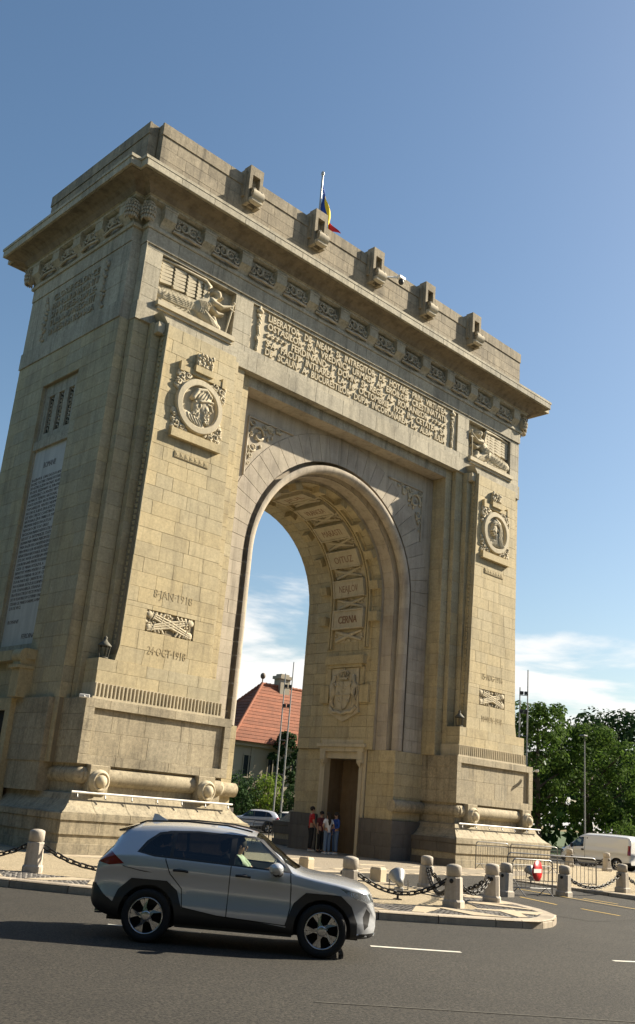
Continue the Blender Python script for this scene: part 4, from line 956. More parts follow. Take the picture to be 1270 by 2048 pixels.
for p, q in zip(resample(nose_l[:3], .9), resample(nose_l[:3], .9)[1:]):
    b = MB(); b.t = rnd(-1, 1); kerb_piece(b, p, q); b.build('kerb_stone', 'kerb', island)
# dark cobbles behind the kerb with pale triangular slabs between them
cob = MB(); band = nose_l[2:]+arc_pts[:46]
bs = resample(band, .118)
for i in range(len(bs)-1):
    t = (bs[i+1]-bs[i]).normalized(); nn = Vector((t.y, -t.x))
    for j in range(12):
        c = bs[i]+nn*(.40+j*.118)+t*(.059 if j % 2 else 0); w = .052; z = .016+rnd(-.004, .006); cob.t = rnd(-1, 1)
        a, b_ = t*w, nn*w
        vs = [c-a-b_, c+a-b_, c+a+b_, c-a+b_]; top = [c-(a+b_)*.8, c+(a-b_)*.8, c+(a+b_)*.8, c-(a-b_)*.8]
        cob.add([(v_.x, v_.y, .0) for v_ in vs]+[(v_.x, v_.y, z) for v_ in top], [(4, 5, 6, 7), (0, 1, 5, 4), (1, 2, 6, 5), (2, 3, 7, 6), (3, 0, 4, 7)])
o = cob.build('cobbles', 'cobble', island, fix=False); o['kind'] = 'stuff'
ts = resample(band, 1.35)
for i in range(len(ts)-1):
    t = (ts[i+1]-ts[i]).normalized(); nn = Vector((t.y, -t.x)); c = ts[i]+nn*.37
    if i % 2: tri = [c-t*.45, c+t*.40, c+t*.75+nn*1.25, c+t*.55+nn*1.3]
    else: tri = [c+t*.15, c+t*.42, c-t*.05+nn*1.3, c-t*.65+nn*1.3]
    b = MB(); b.t = rnd(-1, 1); b.h = rnd(0, 1)
    b.add([(v_.x, v_.y, -.01) for v_ in tri]+[(v_.x, v_.y, .026+.003*(i % 3)) for v_ in tri], [(0, 1, 5, 4), (1, 2, 6, 5), (2, 3, 7, 6), (3, 0, 4, 7), (4, 5, 6, 7)]); b.build('paving_slab', 'slab', island)
# painted lines
def stripe(p, q, w, m_, z0=ZR, name='lane_line', par=None):
    p, q = Vector(p), Vector(q); t = (q-p).normalized(); nn = Vector((-t.y, t.x))*w/2
    vs = [p-nn, q-nn, q+nn, p+nn]; b = MB(); b.add([(v_.x, v_.y, (z0 if z0 is not None else gz(v_.x, v_.y))+.006) for v_ in vs], [(0, 1, 2, 3)]); return b.build(name, m_, par or road)
for d0 in range(-5, 14):                                     # dashed lane line round the island
    aa = 232.6+d0*9.0; k = 5; b = MB()
    b.grid([[(*pol(26.32, aa+3.2*i/k), ZR+.005), (*pol(26.44, aa+3.2*i/k), ZR+.005)] for i in range(k+1)], False); b.build('lane_line', 'line_paint', road)
mat('worn_line', (.075, .069, .058), .85, .6, 5)
stripe((-20.1, -19.0), (-15.8, -22.2), .035, 'worn_line', name='worn_line')
pth = bpy.data.objects['path']
for p, q in (((-.52, -8.3), (-1.55, -14.2)), ((-3.05, -10.1), (-3.5, -11.6)), ((-.1, -10.4), (-.14, -11.6)), ((-3.65, -12.45), (-4.05, -13.8)), ((1.0, -11.6), (.7, -14))):
    stripe(p, q, .09, 'line_yellow', None, 'path_line', pth)
# ================================================================ BOLLARDS AND CHAINS
def oct_ring(w, c, z): h = w/2; return [(-h+c, -h, z), (h-c, -h, z), (h, -h+c, z), (h, h-c, z), (h-c, h, z), (-h+c, h, z), (-h, h-c, z), (-h, -h+c, z)]
def make_bollard():
    r = thing('bollard', 'x', 'bollard')
    b = MB(); b.grid([oct_ring(w, c, z) for w, c, z in ((.42, .05, -.1), (.42, .05, .13), (.37, .07, .17), (.345, .075, .62), (.335, .085, .64), (.30, .09, .645))], False, True); b.build('base', 'granite', r)
    b = MB(); b.lathe([(.15, .64), (.15, .66), (.172, .672), (.172, .855), (.160, .885), (.09, .912), (.0, .92)], lambda x, y, h: (x, y, h), 20); b.build('cap', 'granite', r)
    for a in (0, PI):
        b = MB(); b.lathe([(.045, 0), (.05, .02), (.03, .045), (.0, .05)], lambda x, y, h: (.165+h, x, .56+y), 10); e = b.build('ring_bolt', 'iron', r); e.rotation_euler = (0, 0, a)
    return r
BL = {'A': (-16.83, -6.61), 'A2': pol(20.35, 223.4), 'E': pol(20.35, 234.2), 'B': (-9.81, -12.9), 'C': (-7.37, -12.19), 'D': (-5.55, -8.62), 'F': (-3.57, -9.94), 'G': (-.5, -9.98), 'H': (3.56, -9.74), 'K': pol(20.3, -7), 'L': pol(20.3, -14.2)}
BLAB = {'A': 'leftmost stone bollard, beside the car\u2019s rear on the kerb', 'A2': 'stone bollard hidden behind the silver car', 'E': 'grey stone bollard just above the silver car bonnet', 'B': 'stone bollard nearest the kerb tip, holding several chains', 'C': 'stone bollard at the kerb tip, right of the one holding several chains', 'D': 'stone bollard set back by the dark pier base, chain on its right side', 'F': 'stone bollard left of the no-entry barrier', 'G': 'stone bollard right of the no-entry barrier, chain on its right', 'H': 'rightmost near stone bollard at the picture edge', 'K': 'small far stone bollard in front of the white van bonnet', 'L': 'far stone bollard in front of the white van rear wheel'}
dirs = {'A': -35, 'A2': -45, 'E': -50, 'B': 20, 'C': 210, 'D': 240, 'F': 180, 'G': 5, 'H': 180, 'K': 250, 'L': 70}
proto = make_bollard(); BO = {}
for i, (k, p) in enumerate(BL.items()):
    if k == 'A2': continue
    o = proto if i == 0 else dup(proto); o.location = (p[0], p[1], gz(*p)); o.rotation_euler = (rnd(-.02, .02), rnd(-.02, .02), R(dirs[k])); o['label'] = BLAB[k].replace('\u2019', "'"); o['group'] = 'stone bollards round the island'; BO[k] = o
lm = MB(); pts = []
for i in range(20):
    a = 2*PI*i/20; pts.append((.060*(1 if math.cos(a) > 0 else -1)+.040*math.cos(a) if abs(math.cos(a)) > .3 else .060*math.cos(a)/.3*1.0, .045*math.sin(a), 0))
rows = []
for i in range(20):
    p = Vector(pts[i]); t = (Vector(pts[(i+1) % 20])-Vector(pts[i-1])).normalized(); nn = Vector((t.y, -t.x, 0))
    rows.append([p+(nn*math.cos(k*2*PI/6)+Vector((0, 0, 1))*math.sin(k*2*PI/6))*.019 for k in range(6)])
rows.append(rows[0]); lm.grid(rows, True, True); LINK = lm.mesh('link'); LINK.materials.append(MT['iron'])
def chain(p, q, sag, label, za=.56, zb=.56, scale=1.0):
    p = Vector((p[0], p[1], gz(*p[:2])+za)); q = Vector((q[0], q[1], gz(*q[:2])+zb)); t = (q-p).normalized(); p = p+t*.2; q = q-t*.2
    root = thing('chain', label, 'chain', ((p+q)/2)[:], group='black chains between the bollards')
    dn = 60; cv = [p+(q-p)*(i/dn)-Vector((0, 0, sag*4*(i/dn)*(1-i/dn))) for i in range(dn+1)]
    L_ = sum((cv[i+1]-cv[i]).length for i in range(dn)); n = max(4, round(L_/(.155*scale))); st = L_/n
    acc = 0; k = 0; pos = [cv[0]]
    for i in range(dn):
        seg = (cv[i+1]-cv[i]).length
        while acc+seg >= st*len(pos)-1e-6 and len(pos) <= n: f = (st*len(pos)-acc)/seg; pos.append(cv[i]+(cv[i+1]-cv[i])*f)
        acc += seg
    for i in range(len(pos)-1):
        d = pos[i+1]-pos[i]; o = link('link', LINK, None, root); m_ = d.to_track_quat('X', 'Z').to_matrix().to_4x4() @ Matrix.Rotation(R(45+90*(i % 2)), 4, 'X') @ Matrix.Scale(scale, 4)
        m_.translation = (pos[i]+pos[i+1])/2-Vector(root.location); o.matrix_local = m_
left0 = pol(20.35, 205.5)
chain(left0, BL['A'], .34, 'black chain from the leftmost bollard out of the picture on the left')
chain(BL['A'], BL['A2'], .36, 'black chain from the leftmost bollard to behind the silver car')
chain(BL['E'], BL['B'], .34, 'black chain hanging in front of the small floodlight')
chain(BL['B'], BL['C'], .30, 'short black chain between the two bollards at the kerb tip')
chain(BL['D'], BL['B'], .45, 'black chain running back to the bollard by the dark pier base')
chain(BL['D'], BL['C'], .40, 'black chain passing behind the bollard nearest the kerb tip')
chain(BL['G'], BL['H'], .36, 'black chain in front of the wire barrier, right of the no-entry sign')
chain(BL['H'], (7.0, -9.6), .36, 'black chain leaving the picture at the right edge')
chain(BL['L'], BL['K'], .40, 'far black chain in front of the white van', scale=1.2)
for (x, y), lb in (((-6.35, -7.5), 'short square stone post beside the chain, left of the floodlight'), ((-6.2, -4.35), 'short square stone post just behind the silver car windscreen')):
    b = MB(); b.t = .5; b.grid([oct_ring(w, .02, z) for w, z in ((.36, 0), (.36, .34), (.30, .40), (.001, .42))], False, True); o = b.build('stone_post', 'slab'); o.location = (x, y, 0); o.rotation_euler = (0, 0, .2); tag(o, lb, 'post', 'short stone posts along the path')
# ================================================================ SPOTLIGHTS, BARRIERS, SIGN
def spotlight(loc, rz, label, sc=1.0):
    r = thing('floodlight', label, 'floodlight', loc, rz, 'white ground floodlights'); r.scale = (sc,)*3
    b = MB(); b.tube([(0, 0, 0), (0, 0, .22)], .025, 8); b.box(-.09, .09, -.06, .06, 0, .02); b.build('stake', 'iron', r)
    b = MB(); tl = Matrix.Rotation(R(55), 3, 'Y')
    b.lathe([(.0, -.16), (.07, -.15), (.09, -.05), (.17, .12), (.18, .15), (.165, .155), (.15, .13), (.0, .12)], lambda x, y, h: tuple(tl @ Vector((x, y, h))+Vector((.0, 0, .38))), 16); b.build('lamp_head', 'lamp_white', r)
    b = MB(); b.lathe([(.15, .135), (.0, .137)], lambda x, y, h: tuple(tl @ Vector((x, y, h))+Vector((.0, 0, .38))), 16); b.build('lens', 'black_plastic', r)
    b = MB(); b.tube([(-.02, -.2, .38), (-.02, -.2, .2), (0, 0, .18), (-.02, .2, .2), (-.02, .2, .38)], .015, 6); b.build('yoke', 'galv', r)
    b = MB(); b.box(-.10, .02, -.09, .09, .12, .24, ch=.02); b.build('gear_box', 'lamp_white', r)
spotlight((-10.1, -11.5, 0), R(60), 'white floodlight on gravel behind the sagging chain', 1.15)
spotlight((1.9, -7.2, 0), R(70), 'white floodlight behind the wire barrier on the right')
BARM = {}
def barrier(p, q, label, h=1.1, nb=14, sag=0, sz=None):
    p = Vector((p[0], p[1], gz(*p))); q = Vector((q[0], q[1], gz(*q))); l = (q-p).length; d = q-p
    r = thing('crowd_barrier', label, 'barrier', p[:], math.atan2(d.y, d.x), 'grey steel crowd barriers')
    b = MB(); c = .14; pts = [(0, 0, .02), (0, 0, h-c)]+[(c-c*math.cos(a), 0, h-c+c*math.sin(a)) for a in (PI/8, PI/4, 3*PI/8, PI/2)]+[(l-c+c*math.sin(a), 0, h-c+c*math.cos(a)) for a in (0, PI/8, PI/4, 3*PI/8, PI/2)]+[(l, 0, .02)]
    b.tube(pts, .021, 8); b.tube([(0, 0, .22), (l, 0, .22)], .015, 6); b.tube([(0, 0, h-.16), (l, 0, h-.16)], .012, 6); b.build('frame', 'galv', r)
    if 'bar' not in BARM: q_ = MB(); q_.tube([(0, 0, .22), (0, 0, .94)], .008, 5); BARM['bar'] = q_.mesh('bar'); BARM['bar'].materials.append(MT['galv'])
    for i in range(1, nb): o = link('bar', BARM['bar'], None, r); o.location = (l*i/nb, 0, 0); o.scale = (1, 1, (h-.38)/.72); o.location.z = .22-.22*(h-.38)/.72
    for x in (.25, l-.25):
        q_ = MB(); q_.tube([(x, -.30, .015), (x, -.05, .2), (x, 0, .23), (x, .05, .2), (x, .30, .015)], .014, 6); q_.build('foot', 'galv', r)
    return r
barrier((6.35, -1.55), (8.05, -2.0), 'steel barrier against the right pier plinth, left of the pair')
barrier((8.15, -2.02), (10.55, -2.85), 'steel barrier against the right pier plinth, right of the pair')
nb_ = barrier((-2.95, -9.75), (-1.35, -10.10), 'low steel barrier carrying the round no-entry sign', 1.02, 9)
barrier((-.1, -7.6), (3.3, -8.9), 'wire barrier behind the hanging chain on the right', 1.05, 22)
barrier((1.2, 11.6), (3.3, 11.1), 'steel barrier in the arch passage, left of the three behind the visitors')
barrier((3.4, 11.1), (5.4, 10.5), 'steel barrier in the arch passage, middle one behind the visitors')
barrier((3.2, 9.2), (4.2, 8.9), 'steel barrier in the arch passage, nearest the man in red')
d = Vector((1.6, -.35, 0)).normalized(); sg = thing('no_entry_sign', 'round red no-entry sign with a white bar on a low barrier', 'sign', (-2.05, -9.97, gz(-2, -9.9)+.72), math.atan2(d.y, d.x)+R(17))
b = MB(); b.lathe([(0, .0), (.29, .0), (.30, .01), (.30, .02), (0, .02)], lambda x, y, h: (x, -.04-h, y), 32); b.build('disc', 'red_paint', sg)
b = MB(); b.box(-.23, .23, -.068, -.055, -.055, .055); b.build('white_bar', 'white_paint', sg)
# ================================================================ SMALL FITTINGS ON THE ARCH
for s, lb in ((-1, 'white strip-light rail along the left plinth'), (1, 'white strip-light rail along the right plinth')):
    x0, x1 = sx_(s, 6.35, 12.62); r = thing('light_rail', lb, 'light rail', (x0, -.62, 1.7), group='light rails on the plinths')
    b = MB(); b.tube([(0, 0, .06), (x1-x0, 0, .06)], .035, 8); b.build('tube', 'white_paint', r)
    for k in range(7): b = MB(); xx = .2+k*(x1-x0-.4)/6; b.tube([(xx, 0, .04), (xx, -.03, -.07), (xx, -.06, -.10)], .022, 6); b.build('bracket', 'galv', r)
def lantern(loc, label):
    r = thing('lantern', label, 'lantern', loc, group='iron lanterns on the pedestals')
    b = MB(); b.lathe([(.14, 0), (.17, .02), (.17, .05), (.12, .06)], lambda x, y, h: (x, y, h), 8); b.build('base', 'patina', r)
    for a in range(8): b = MB(); b.tube([(.15*math.cos(a*PI/4), .15*math.sin(a*PI/4), .05), (.20*math.cos(a*PI/4), .20*math.sin(a*PI/4), .42)], .012, 5); b.build('bar', 'patina', r)
    b = MB(); b.lathe([(.22, .41), (.23, .44), (.13, .54), (.07, .60), (.05, .66), (.07, .70), (.0, .76)], lambda x, y, h: (x, y, h), 12); b.build('cap', 'patina', r)
lantern((-11.75, .18, 5.94), 'dark iron lantern on the left pedestal, left of the shaft'); lantern((7.15, .18, 5.94), 'dark iron lantern on the right pedestal, left of the shaft')
def cctv(loc, rz, label):
    r = thing('security_camera', label, 'camera', loc, rz, 'security cameras')
    b = MB(); b.box(-.16, .16, -.06, .06, -.05, .06, ch=.015); b.build('housing', 'white_paint', r)
    b = MB(); b.tube([(0, .06, 0), (0, .25, -.05)], .025, 6); b.build('arm', 'white_paint', r)
cctv((-12.55, -.40, 4.62), R(150), 'small white security camera on the left pier corner'); cctv((12.3, -.62, 4.45), R(40), 'small white security camera on the right pier panel')
r = thing('dome_camera', 'white dome camera on an arm beside a parapet bracket', 'camera', (.75, .2, 26.2))
b = MB(); b.tube([(-.35, .2, -.1), (.25, 0, .1), (.55, -.1, .1)], .05, 8); b.box(.35, .8, -.22, .0, .08, .26, ch=.03); b.build('arm', 'white_paint', r)
b = MB(); b.ell((.58, -.11, -.02), .14, .14, .17, 12, 8); b.build('dome', 'black_plastic', r)
# flag
r = thing('flag', 'blue, yellow and red flag hanging from a pole on the roof', 'flag', (.3, CY+.4, 26.9))
b = MB(); b.tube([(0, 0, 0), (0, 0, 7.2)], .055, 10); b.ell((0, 0, 7.3), .10, .10, .16); b.build('pole', 'lamp_white', r)
for k, (nm, c_) in enumerate((('blue', (.015, .06, .30)), ('yellow', (.85, .58, .02)), ('red', (.55, .015, .03)))):
    mat('flag_'+nm, c_, .8, .1, 6); rows = []
    for i in range(15):
        t = i/14; row = []
        for j in range(5):
            f = (k+j/4)/3; x = .06+f*1.15*(.55+.45*t)+.09*math.sin(t*5+f*9); y = .16*math.sin(f*8+t*3)*(.3+f); z = 6.6-t*2.0-f*(1.9-1.0*t)
            row.append((x*.73+y*.3, -x*.5+y, z))
        rows.append(row)
    b = MB(); b.grid(rows, True); o = b.build('flag_'+nm, 'flag_'+nm, r); sm = o.modifiers.new('s', 'SOLIDIFY'); sm.thickness = .01
# ================================================================ TREES, HOUSE, MASTS BEYOND THE ROAD
def leaf_mat(name, col, col2, tr=0.35):
    m_ = bpy.data.materials.new(name); m_.use_nodes = True; t = m_.node_tree; b = t.nodes['Principled BSDF']; out_ = t.nodes['Material Output']
    at = N(t, 'ShaderNodeAttribute', attribute_name='tone'); geo = N(t, 'ShaderNodeNewGeometry')
    mm = N(t, 'ShaderNodeMix', data_type='RGBA'); L(t, at.outputs['Fac'], mm.inputs[0]); mm.inputs[6].default_value = (*col, 1); mm.inputs[7].default_value = (*col2, 1)
    L(t, mm.outputs[2], b.inputs['Base Color']); b.inputs['Roughness'].default_value = .85; b.inputs['Specular IOR Level'].default_value = .12
    tl = N(t, 'ShaderNodeBsdfTranslucent'); L(t, mm.outputs[2], tl.inputs[0]); mx_ = N(t, 'ShaderNodeMixShader', i={0: tr}); L(t, b.outputs[0], mx_.inputs[1]); L(t, tl.outputs[0], mx_.inputs[2]); L(t, mx_.outputs[0], out_.inputs[0])
    MT[name] = m_
leaf_mat('leaf', (.040, .080, .018), (.095, .155, .028), .4); leaf_mat('leaf_dark', (.018, .042, .014), (.035, .070, .020), .2); leaf_mat('leaf_bright', (.09, .15, .025), (.17, .24, .03), .45)
mat('bark', (.075, .058, .042), .95, .3, 6, .6, 12)
def leaves(mb, c, rad, n, size, squash=1.0):
    c = Vector(c)
    for _ in range(n):
        d = Vector((random.gauss(0, 1), random.gauss(0, 1), random.gauss(0, 1))).normalized(); r = rad*(rnd(.35, 1)**.5)
        p = c+Vector((d.x*r, d.y*r, d.z*r*squash)); nn = (d+Vector((rnd(-.7, .7), rnd(-.7, .7), rnd(-.2, .9)))).normalized()
        a = nn.orthogonal().normalized(); a.rotate(Matrix.Rotation(rnd(0, 2*PI), 3, nn)); b = nn.cross(a); s = size*rnd(.6, 1.25)
        mb.t = rnd(0, 1); mb.add([p-a*s*.5, p-b*s*.28+nn*s*.06, p+a*s*.55, p+b*s*.28+nn*s*.06], [(0, 1, 2, 3)])
def tree(name, loc, h, w, label, lm_='leaf', n=5200, size=.34, trunk_h=None, group='trees across the road', seed=0):
    random.seed(seed+11); r = thing(name, label, 'tree', loc, 0, group); th = trunk_h or h*.25
    b = MB(); lean = (rnd(-.3, .3), rnd(-.3, .3)); b.tube([(0, 0, -.2), (lean[0]*.3, lean[1]*.3, th), (lean[0], lean[1], h*.6), (lean[0], lean[1], h*.85)], [h*.028, h*.02, h*.012, .03], 9)
    tips = []
    for k in range(11):
        a = k*2.4+rnd(-.3, .3); z0 = th+(h*.62-th)*k/11; ln = w*(.36 if z0 < h*.5 else .27)*rnd(.8, 1.2); zt_ = z0+ln*rnd(.35, .8)
        e = (math.cos(a)*ln, math.sin(a)*ln, zt_); b.tube([(lean[0]*.4, lean[1]*.4, z0), (e[0]*.55, e[1]*.55, z0+(zt_-z0)*.6), e], [h*.010, h*.007, .02], 6); tips.append(e)
    b.build('trunk', 'bark', r)
    c = MB(); nc = 34; per = n//nc
    for k in range(nc):
        t = k/nc; zz = th*.8+(h-th*.8)*(t**.8); prof_ = math.sin(PI*min(1, max(.06, (zz-th*.7)/(h-th*.6))))**.6
        a = k*2.4; rr = w*.5*prof_*rnd(.30, .88); cr = w*rnd(.10, .18)
        leaves(c, (math.cos(a)*rr, math.sin(a)*rr, min(zz, h-cr*.8)), cr, per, size, .8)
    c.build('crown', lm_, r, fix=False); return r
tree('leafy_tree', (38.9, 16.6, 0), 11.6, 7.4, 'green tree beside the right pier, behind the twin mast', seed=1, n=6500)
tree('leafy_tree', (44.5, 15.5, 0), 10.6, 9.0, 'rounded green tree in the middle, above the white van', seed=2, n=8500)
tree('leafy_tree', (62.0, 22.0, 0), 14.0, 15.0, 'large dark tree at the right picture edge', 'leaf_dark', seed=3, n=7000, size=.5)
tree('leafy_tree', (52.0, 12.6, 0), 8.0, 8.0, 'lower bushy tree at the right edge, below the large dark one', seed=4, n=5000)
tree('leafy_tree', (44.0, 23.5, 0), 11.0, 9.0, 'green tree partly hidden behind the right pier', 'leaf_dark', seed=5)
tree('conifer_tree', (43.5, 48.8, 0), 13.6, 8.0, 'dark tree seen through the arch, right of the red roof', 'leaf_dark', seed=6, n=5500)
tree('conifer_tree', (33.2, 40.2, 0), 8.6, 3.6, 'dark narrow tree in front of the red-roofed house', 'leaf_dark', seed=7, n=3600, trunk_h=.6)
def bush(loc, w, h, label, lm_, n, seed, size=.26):
    random.seed(seed); r = thing('garden_bush', label, 'bush', loc, 0, 'bushes seen through the arch'); b = MB(); c = MB()
    for k in range(6): a = k*1.05; b.tube([(0, 0, 0), (math.cos(a)*w*.2, math.sin(a)*w*.2, h*.5), (math.cos(a)*w*.35, math.sin(a)*w*.35, h*.8)], .03, 5)
    for k in range(14): a = k*2.4; rr = w*.33*rnd(.3, 1); leaves(c, (math.cos(a)*rr, math.sin(a)*rr, h*(.25+.6*k/14)), w*.22, n//14, size)
    b.build('stem', 'bark', r); c.build('crown', lm_, r, fix=False)
bush((27.0, 35.4, 0), 3.6, 4.8, 'bright yellow-green bush seen through the arch', 'leaf_bright', 1700, 21)
bush((23.6, 35.6, 0), 5.0, 4.4, 'dark hedge bush left in the arch opening', 'leaf_dark', 2200, 22); bush((29.4, 33.6, 0), 4.6, 3.8, 'dark hedge bush behind the visitors, right in the arch opening', 'leaf_dark', 2000, 23)
bush((26.0, 37.6, 0), 5.5, 3.9, 'dark bush below the bright one in the arch opening', 'leaf_dark', 2200, 24); bush((20.4, 38.6, 0), 5.0, 4.6, 'dark bush at the left side of the arch opening', 'leaf_dark', 1800, 25)
bush((41.5, 10.6, 0), 4.5, 2.6, 'low shrub under the trees behind the parked cars', 'leaf', 1400, 26)
# woodland closing the view all round the square
random.seed(5); wd = MB()
for k in range(260):
    a = 2*PI*k/260+rnd(-.02, .02); rr = rnd(72, 92); hh = rnd(9, 15); dg = math.degrees(a) % 360
    if 95 < dg < 330: rr = rnd(54, 66); hh = rnd(18, 24)      # tall unseen park trees close on the near and left sides, massed to block skylight
    if 36 < math.degrees(a) % 360 < 64: hh *= .45; rr += 14
    nl = 60 if 95 < dg < 330 else 26
    for q in range(5): leaves(wd, (rr*math.cos(a)+rnd(-3, 3), CY+rr*math.sin(a)+rnd(-3, 3), hh*(.12+.2*q)), 3.6, nl, 1.7)
tag(wd.build('far_wood', 'leaf_dark', fix=False), 'dense dark green woodland ringing the square', 'woodland', kind='stuff')
random.seed(99)
# ---- house with tiled hip roof
mat('roof_tile', (.235, .078, .038), .85, .35, 2.0, .8, 9, .2, grime=.3); mat('plaster', (.33, .29, .22), .9, .15, 1.0); mat('ridge_tile', (.28, .10, .055), .85, .2, 4); mat('pane', (.02, .025, .03), .15); mat('shutter', (.12, .09, .06), .7)
hs = thing('house', 'house with red tiled hip roof seen through the arch', 'house', (34.3, 46.8, 0), R(-4.6))
b = MB(); b.box(-5.5, 14, -5, 1.2, 0, 7.2); b.build('wall', 'plaster', hs)
b = MB(); b.box(-5.9, 14.4, -5.4, 1.6, 6.9, 7.25); b.box(-3.4, -3.0, -5.1, -4.9, 0, 6.9); b.build('cornice', 'plaster', hs)
e0, e1, f0, f1, ze, zr_ = -6.3, 14.8, -5.8, 2.0, 7.25, 13.2
rp = MB(); A_, B_, C_, D_ = (e0, f0, ze), (e1, f0, ze), (e1, f1, ze), (e0, f1, ze); R0, R1 = (-0.6, -1.9, zr_), (10.0, -1.9, zr_)
rp.add([A_, B_, C_, D_, R0, R1], [(0, 1, 5, 4), (1, 2, 5), (2, 3, 4, 5), (3, 0, 4), (3, 2, 1, 0)]); rf = rp.build('roof', 'roof_tile', hs)
def tiles(p, q, n):
    for i in range(n):
        a = Vector(p).lerp(Vector(q), i/n); c = Vector(p).lerp(Vector(q), (i+1.12)/n); b = MB(); b.tube([a+Vector((0, 0, .02)), c+Vector((0, 0, .07))], [.15, .17], 6); b.build('ridge_tile', 'ridge_tile', rf)
tiles(A_, R0, 26); tiles(B_, R1, 24); tiles(D_, R0, 24); tiles(R0, R1, 22)
nrow = 18                                               # courses of tiles on the two slopes in view
for (p0, p1, q0, q1) in ((A_, B_, R0, R1), (D_, A_, R0, R0)):
    for i in range(nrow):
        t0, t1 = i/nrow, (i+1)/nrow; P0, P1, Q0, Q1 = map(Vector, (p0, p1, q0, q1)); a, c = P0.lerp(Q0, t0), P1.lerp(Q1, t0); d_, e_ = P0.lerp(Q0, t1), P1.lerp(Q1, t1); nn = (c-a).cross(d_-a).normalized()
        b = MB(); b.t = rnd(-1, 1); b.add([a+nn*.05, c+nn*.05, e_+nn*.02, d_+nn*.02, a+nn*.01, c+nn*.01], [(0, 1, 2, 3), (4, 5, 1, 0)]); b.build('tile_course', 'roof_tile', rf)
b = MB(); b.box(1.3, 2.5, -2.4, -1.3, 11.8, 14.0); b.box(1.15, 2.65, -2.55, -1.15, 14.0, 14.3); b.box(1.4, 2.4, -2.3, -1.4, 14.3, 14.5); b.build('chimney', 'plaster', rf)
b = MB(); b.tube([(-.6, -1.9, 13.1), (-.6, -1.9, 14.0)], .06, 6); b.ell((-.6, -1.9, 14.0), .26, .26, .32); b.build('finial', 'shutter', rf)
for x in (-3.6, -.8, 2.0, 4.8, 7.6):
    for z in (.9, 4.2):
        b = MB(); b.box(x-.6, x+.6, -5.06, -4.98, z, z+1.9); w_ = b.build('window', 'pane', hs)
        b = MB()
        for d_ in (-.62, 0, .62): b.box(x+d_-.04, x+d_+.04, -5.12, -5.04, z, z+1.9)
        b.box(x-.66, x+.66, -5.12, -5.04, z+1.88, z+1.98); b.box(x-.75, x+.75, -5.2, -5.0, z-.12, z); b.build('frame', 'plaster', w_)
for y in (-3.2, -.6):
    for z in (.9, 4.2):
        b = MB(); b.box(-5.56, -5.48, y-.6, y+.6, z, z+1.9); w_ = b.build('window', 'pane', hs)
        b = MB(); b.box(-5.66, -5.5, y-1.15, y-.62, z, z+1.9); b.box(-5.66, -5.5, y+.62, y+1.15, z, z+1.9); b.box(-5.7, -5.5, y-.75, y+.75, z-.12, z); b.build('shutter', 'shutter', w_)
# ---- twin-pole lighting masts
def mast(loc, h1, h2, rz, label, lamps):
    r = thing('lighting_mast', label, 'mast', loc, rz, 'twin-pole lighting masts')
    for x, h in ((-.30, h1), (.30, h2)): b = MB(); b.tube([(x, 0, 0), (x, 0, h*.6), (x, 0, h)], [.075, .06, .045], 8); b.build('pole', 'lamp_white', r)
    for z in lamps:
        b = MB(); b.tube([(-.30, 0, z), (.30, 0, z)], .03, 6); b.build('crossbar', 'galv', r)
    for z in lamps[:2]:
        for x in (-.17, .17): b = MB(); b.box(x-.13, x+.13, -.14, .10, z+.05, z+.30, ch=.02); b.build('lamp', 'black_plastic', r)
mast((25.2, 31.9, 0), 12.4, 13.4, R(-46), 'twin-pole lighting mast seen through the arch', [9.6, 11.2, 4.3, 7.0]); mast((35.2, 15.6, 0), 12.2, 13.6, R(-46), 'twin-pole lighting mast rising above the trees on the right', [10.2, 11.6, 8.5])
r = thing('street_lamp', 'thin grey lamp pole in front of the trees on the right', 'street lamp', (35.0, 10.2, 0))
b = MB(); b.tube([(0, 0, 0), (0, 0, 8.2)], [.07, .04], 8); b.build('pole', 'lamp_white', r)
b = MB(); b.tube([(0, 0, 8.1), (-.5, -.3, 8.35), (-1.1, -.6, 8.4)], .035, 6); b.box(-1.5, -1.0, -.85, -.45, 8.34, 8.44, ch=.02); b.build('lamp_head', 'galv', r)
# ================================================================ VEHICLES
def pchip(pts):
    xs = [p[0] for p in pts]; ys = [p[1] for p in pts]; n = len(xs); d = [(ys[i+1]-ys[i])/(xs[i+1]-xs[i]) for i in range(n-1)]; m_ = [0]*n
    m_[0], m_[-1] = d[0], d[-1]
    for i in range(1, n-1): m_[i] = 0 if d[i-1]*d[i] <= 0 else 2*d[i-1]*d[i]/(d[i-1]+d[i])
    def f(x):
        if x <= xs[0]: return ys[0]
        if x >= xs[-1]: return ys[-1]
        i = max(k for k in range(n-1) if xs[k] <= x); h = xs[i+1]-xs[i]; t = (x-xs[i])/h
        return (2*t**3-3*t*t+1)*ys[i]+(t**3-2*t*t+t)*h*m_[i]+(-2*t**3+3*t*t)*ys[i+1]+(t**3-t*t)*h*m_[i+1]
    return f
def in_poly(p, poly):
    x, y = p; c = False; j = len(poly)-1
    for i in range(len(poly)):
        (x0, y0), (x1, y1) = poly[i], poly[j]
        if (y0 > y) != (y1 > y) and x < (x1-x0)*(y-y0)/(y1-y0)+x0: c = not c
        j = i
    return c
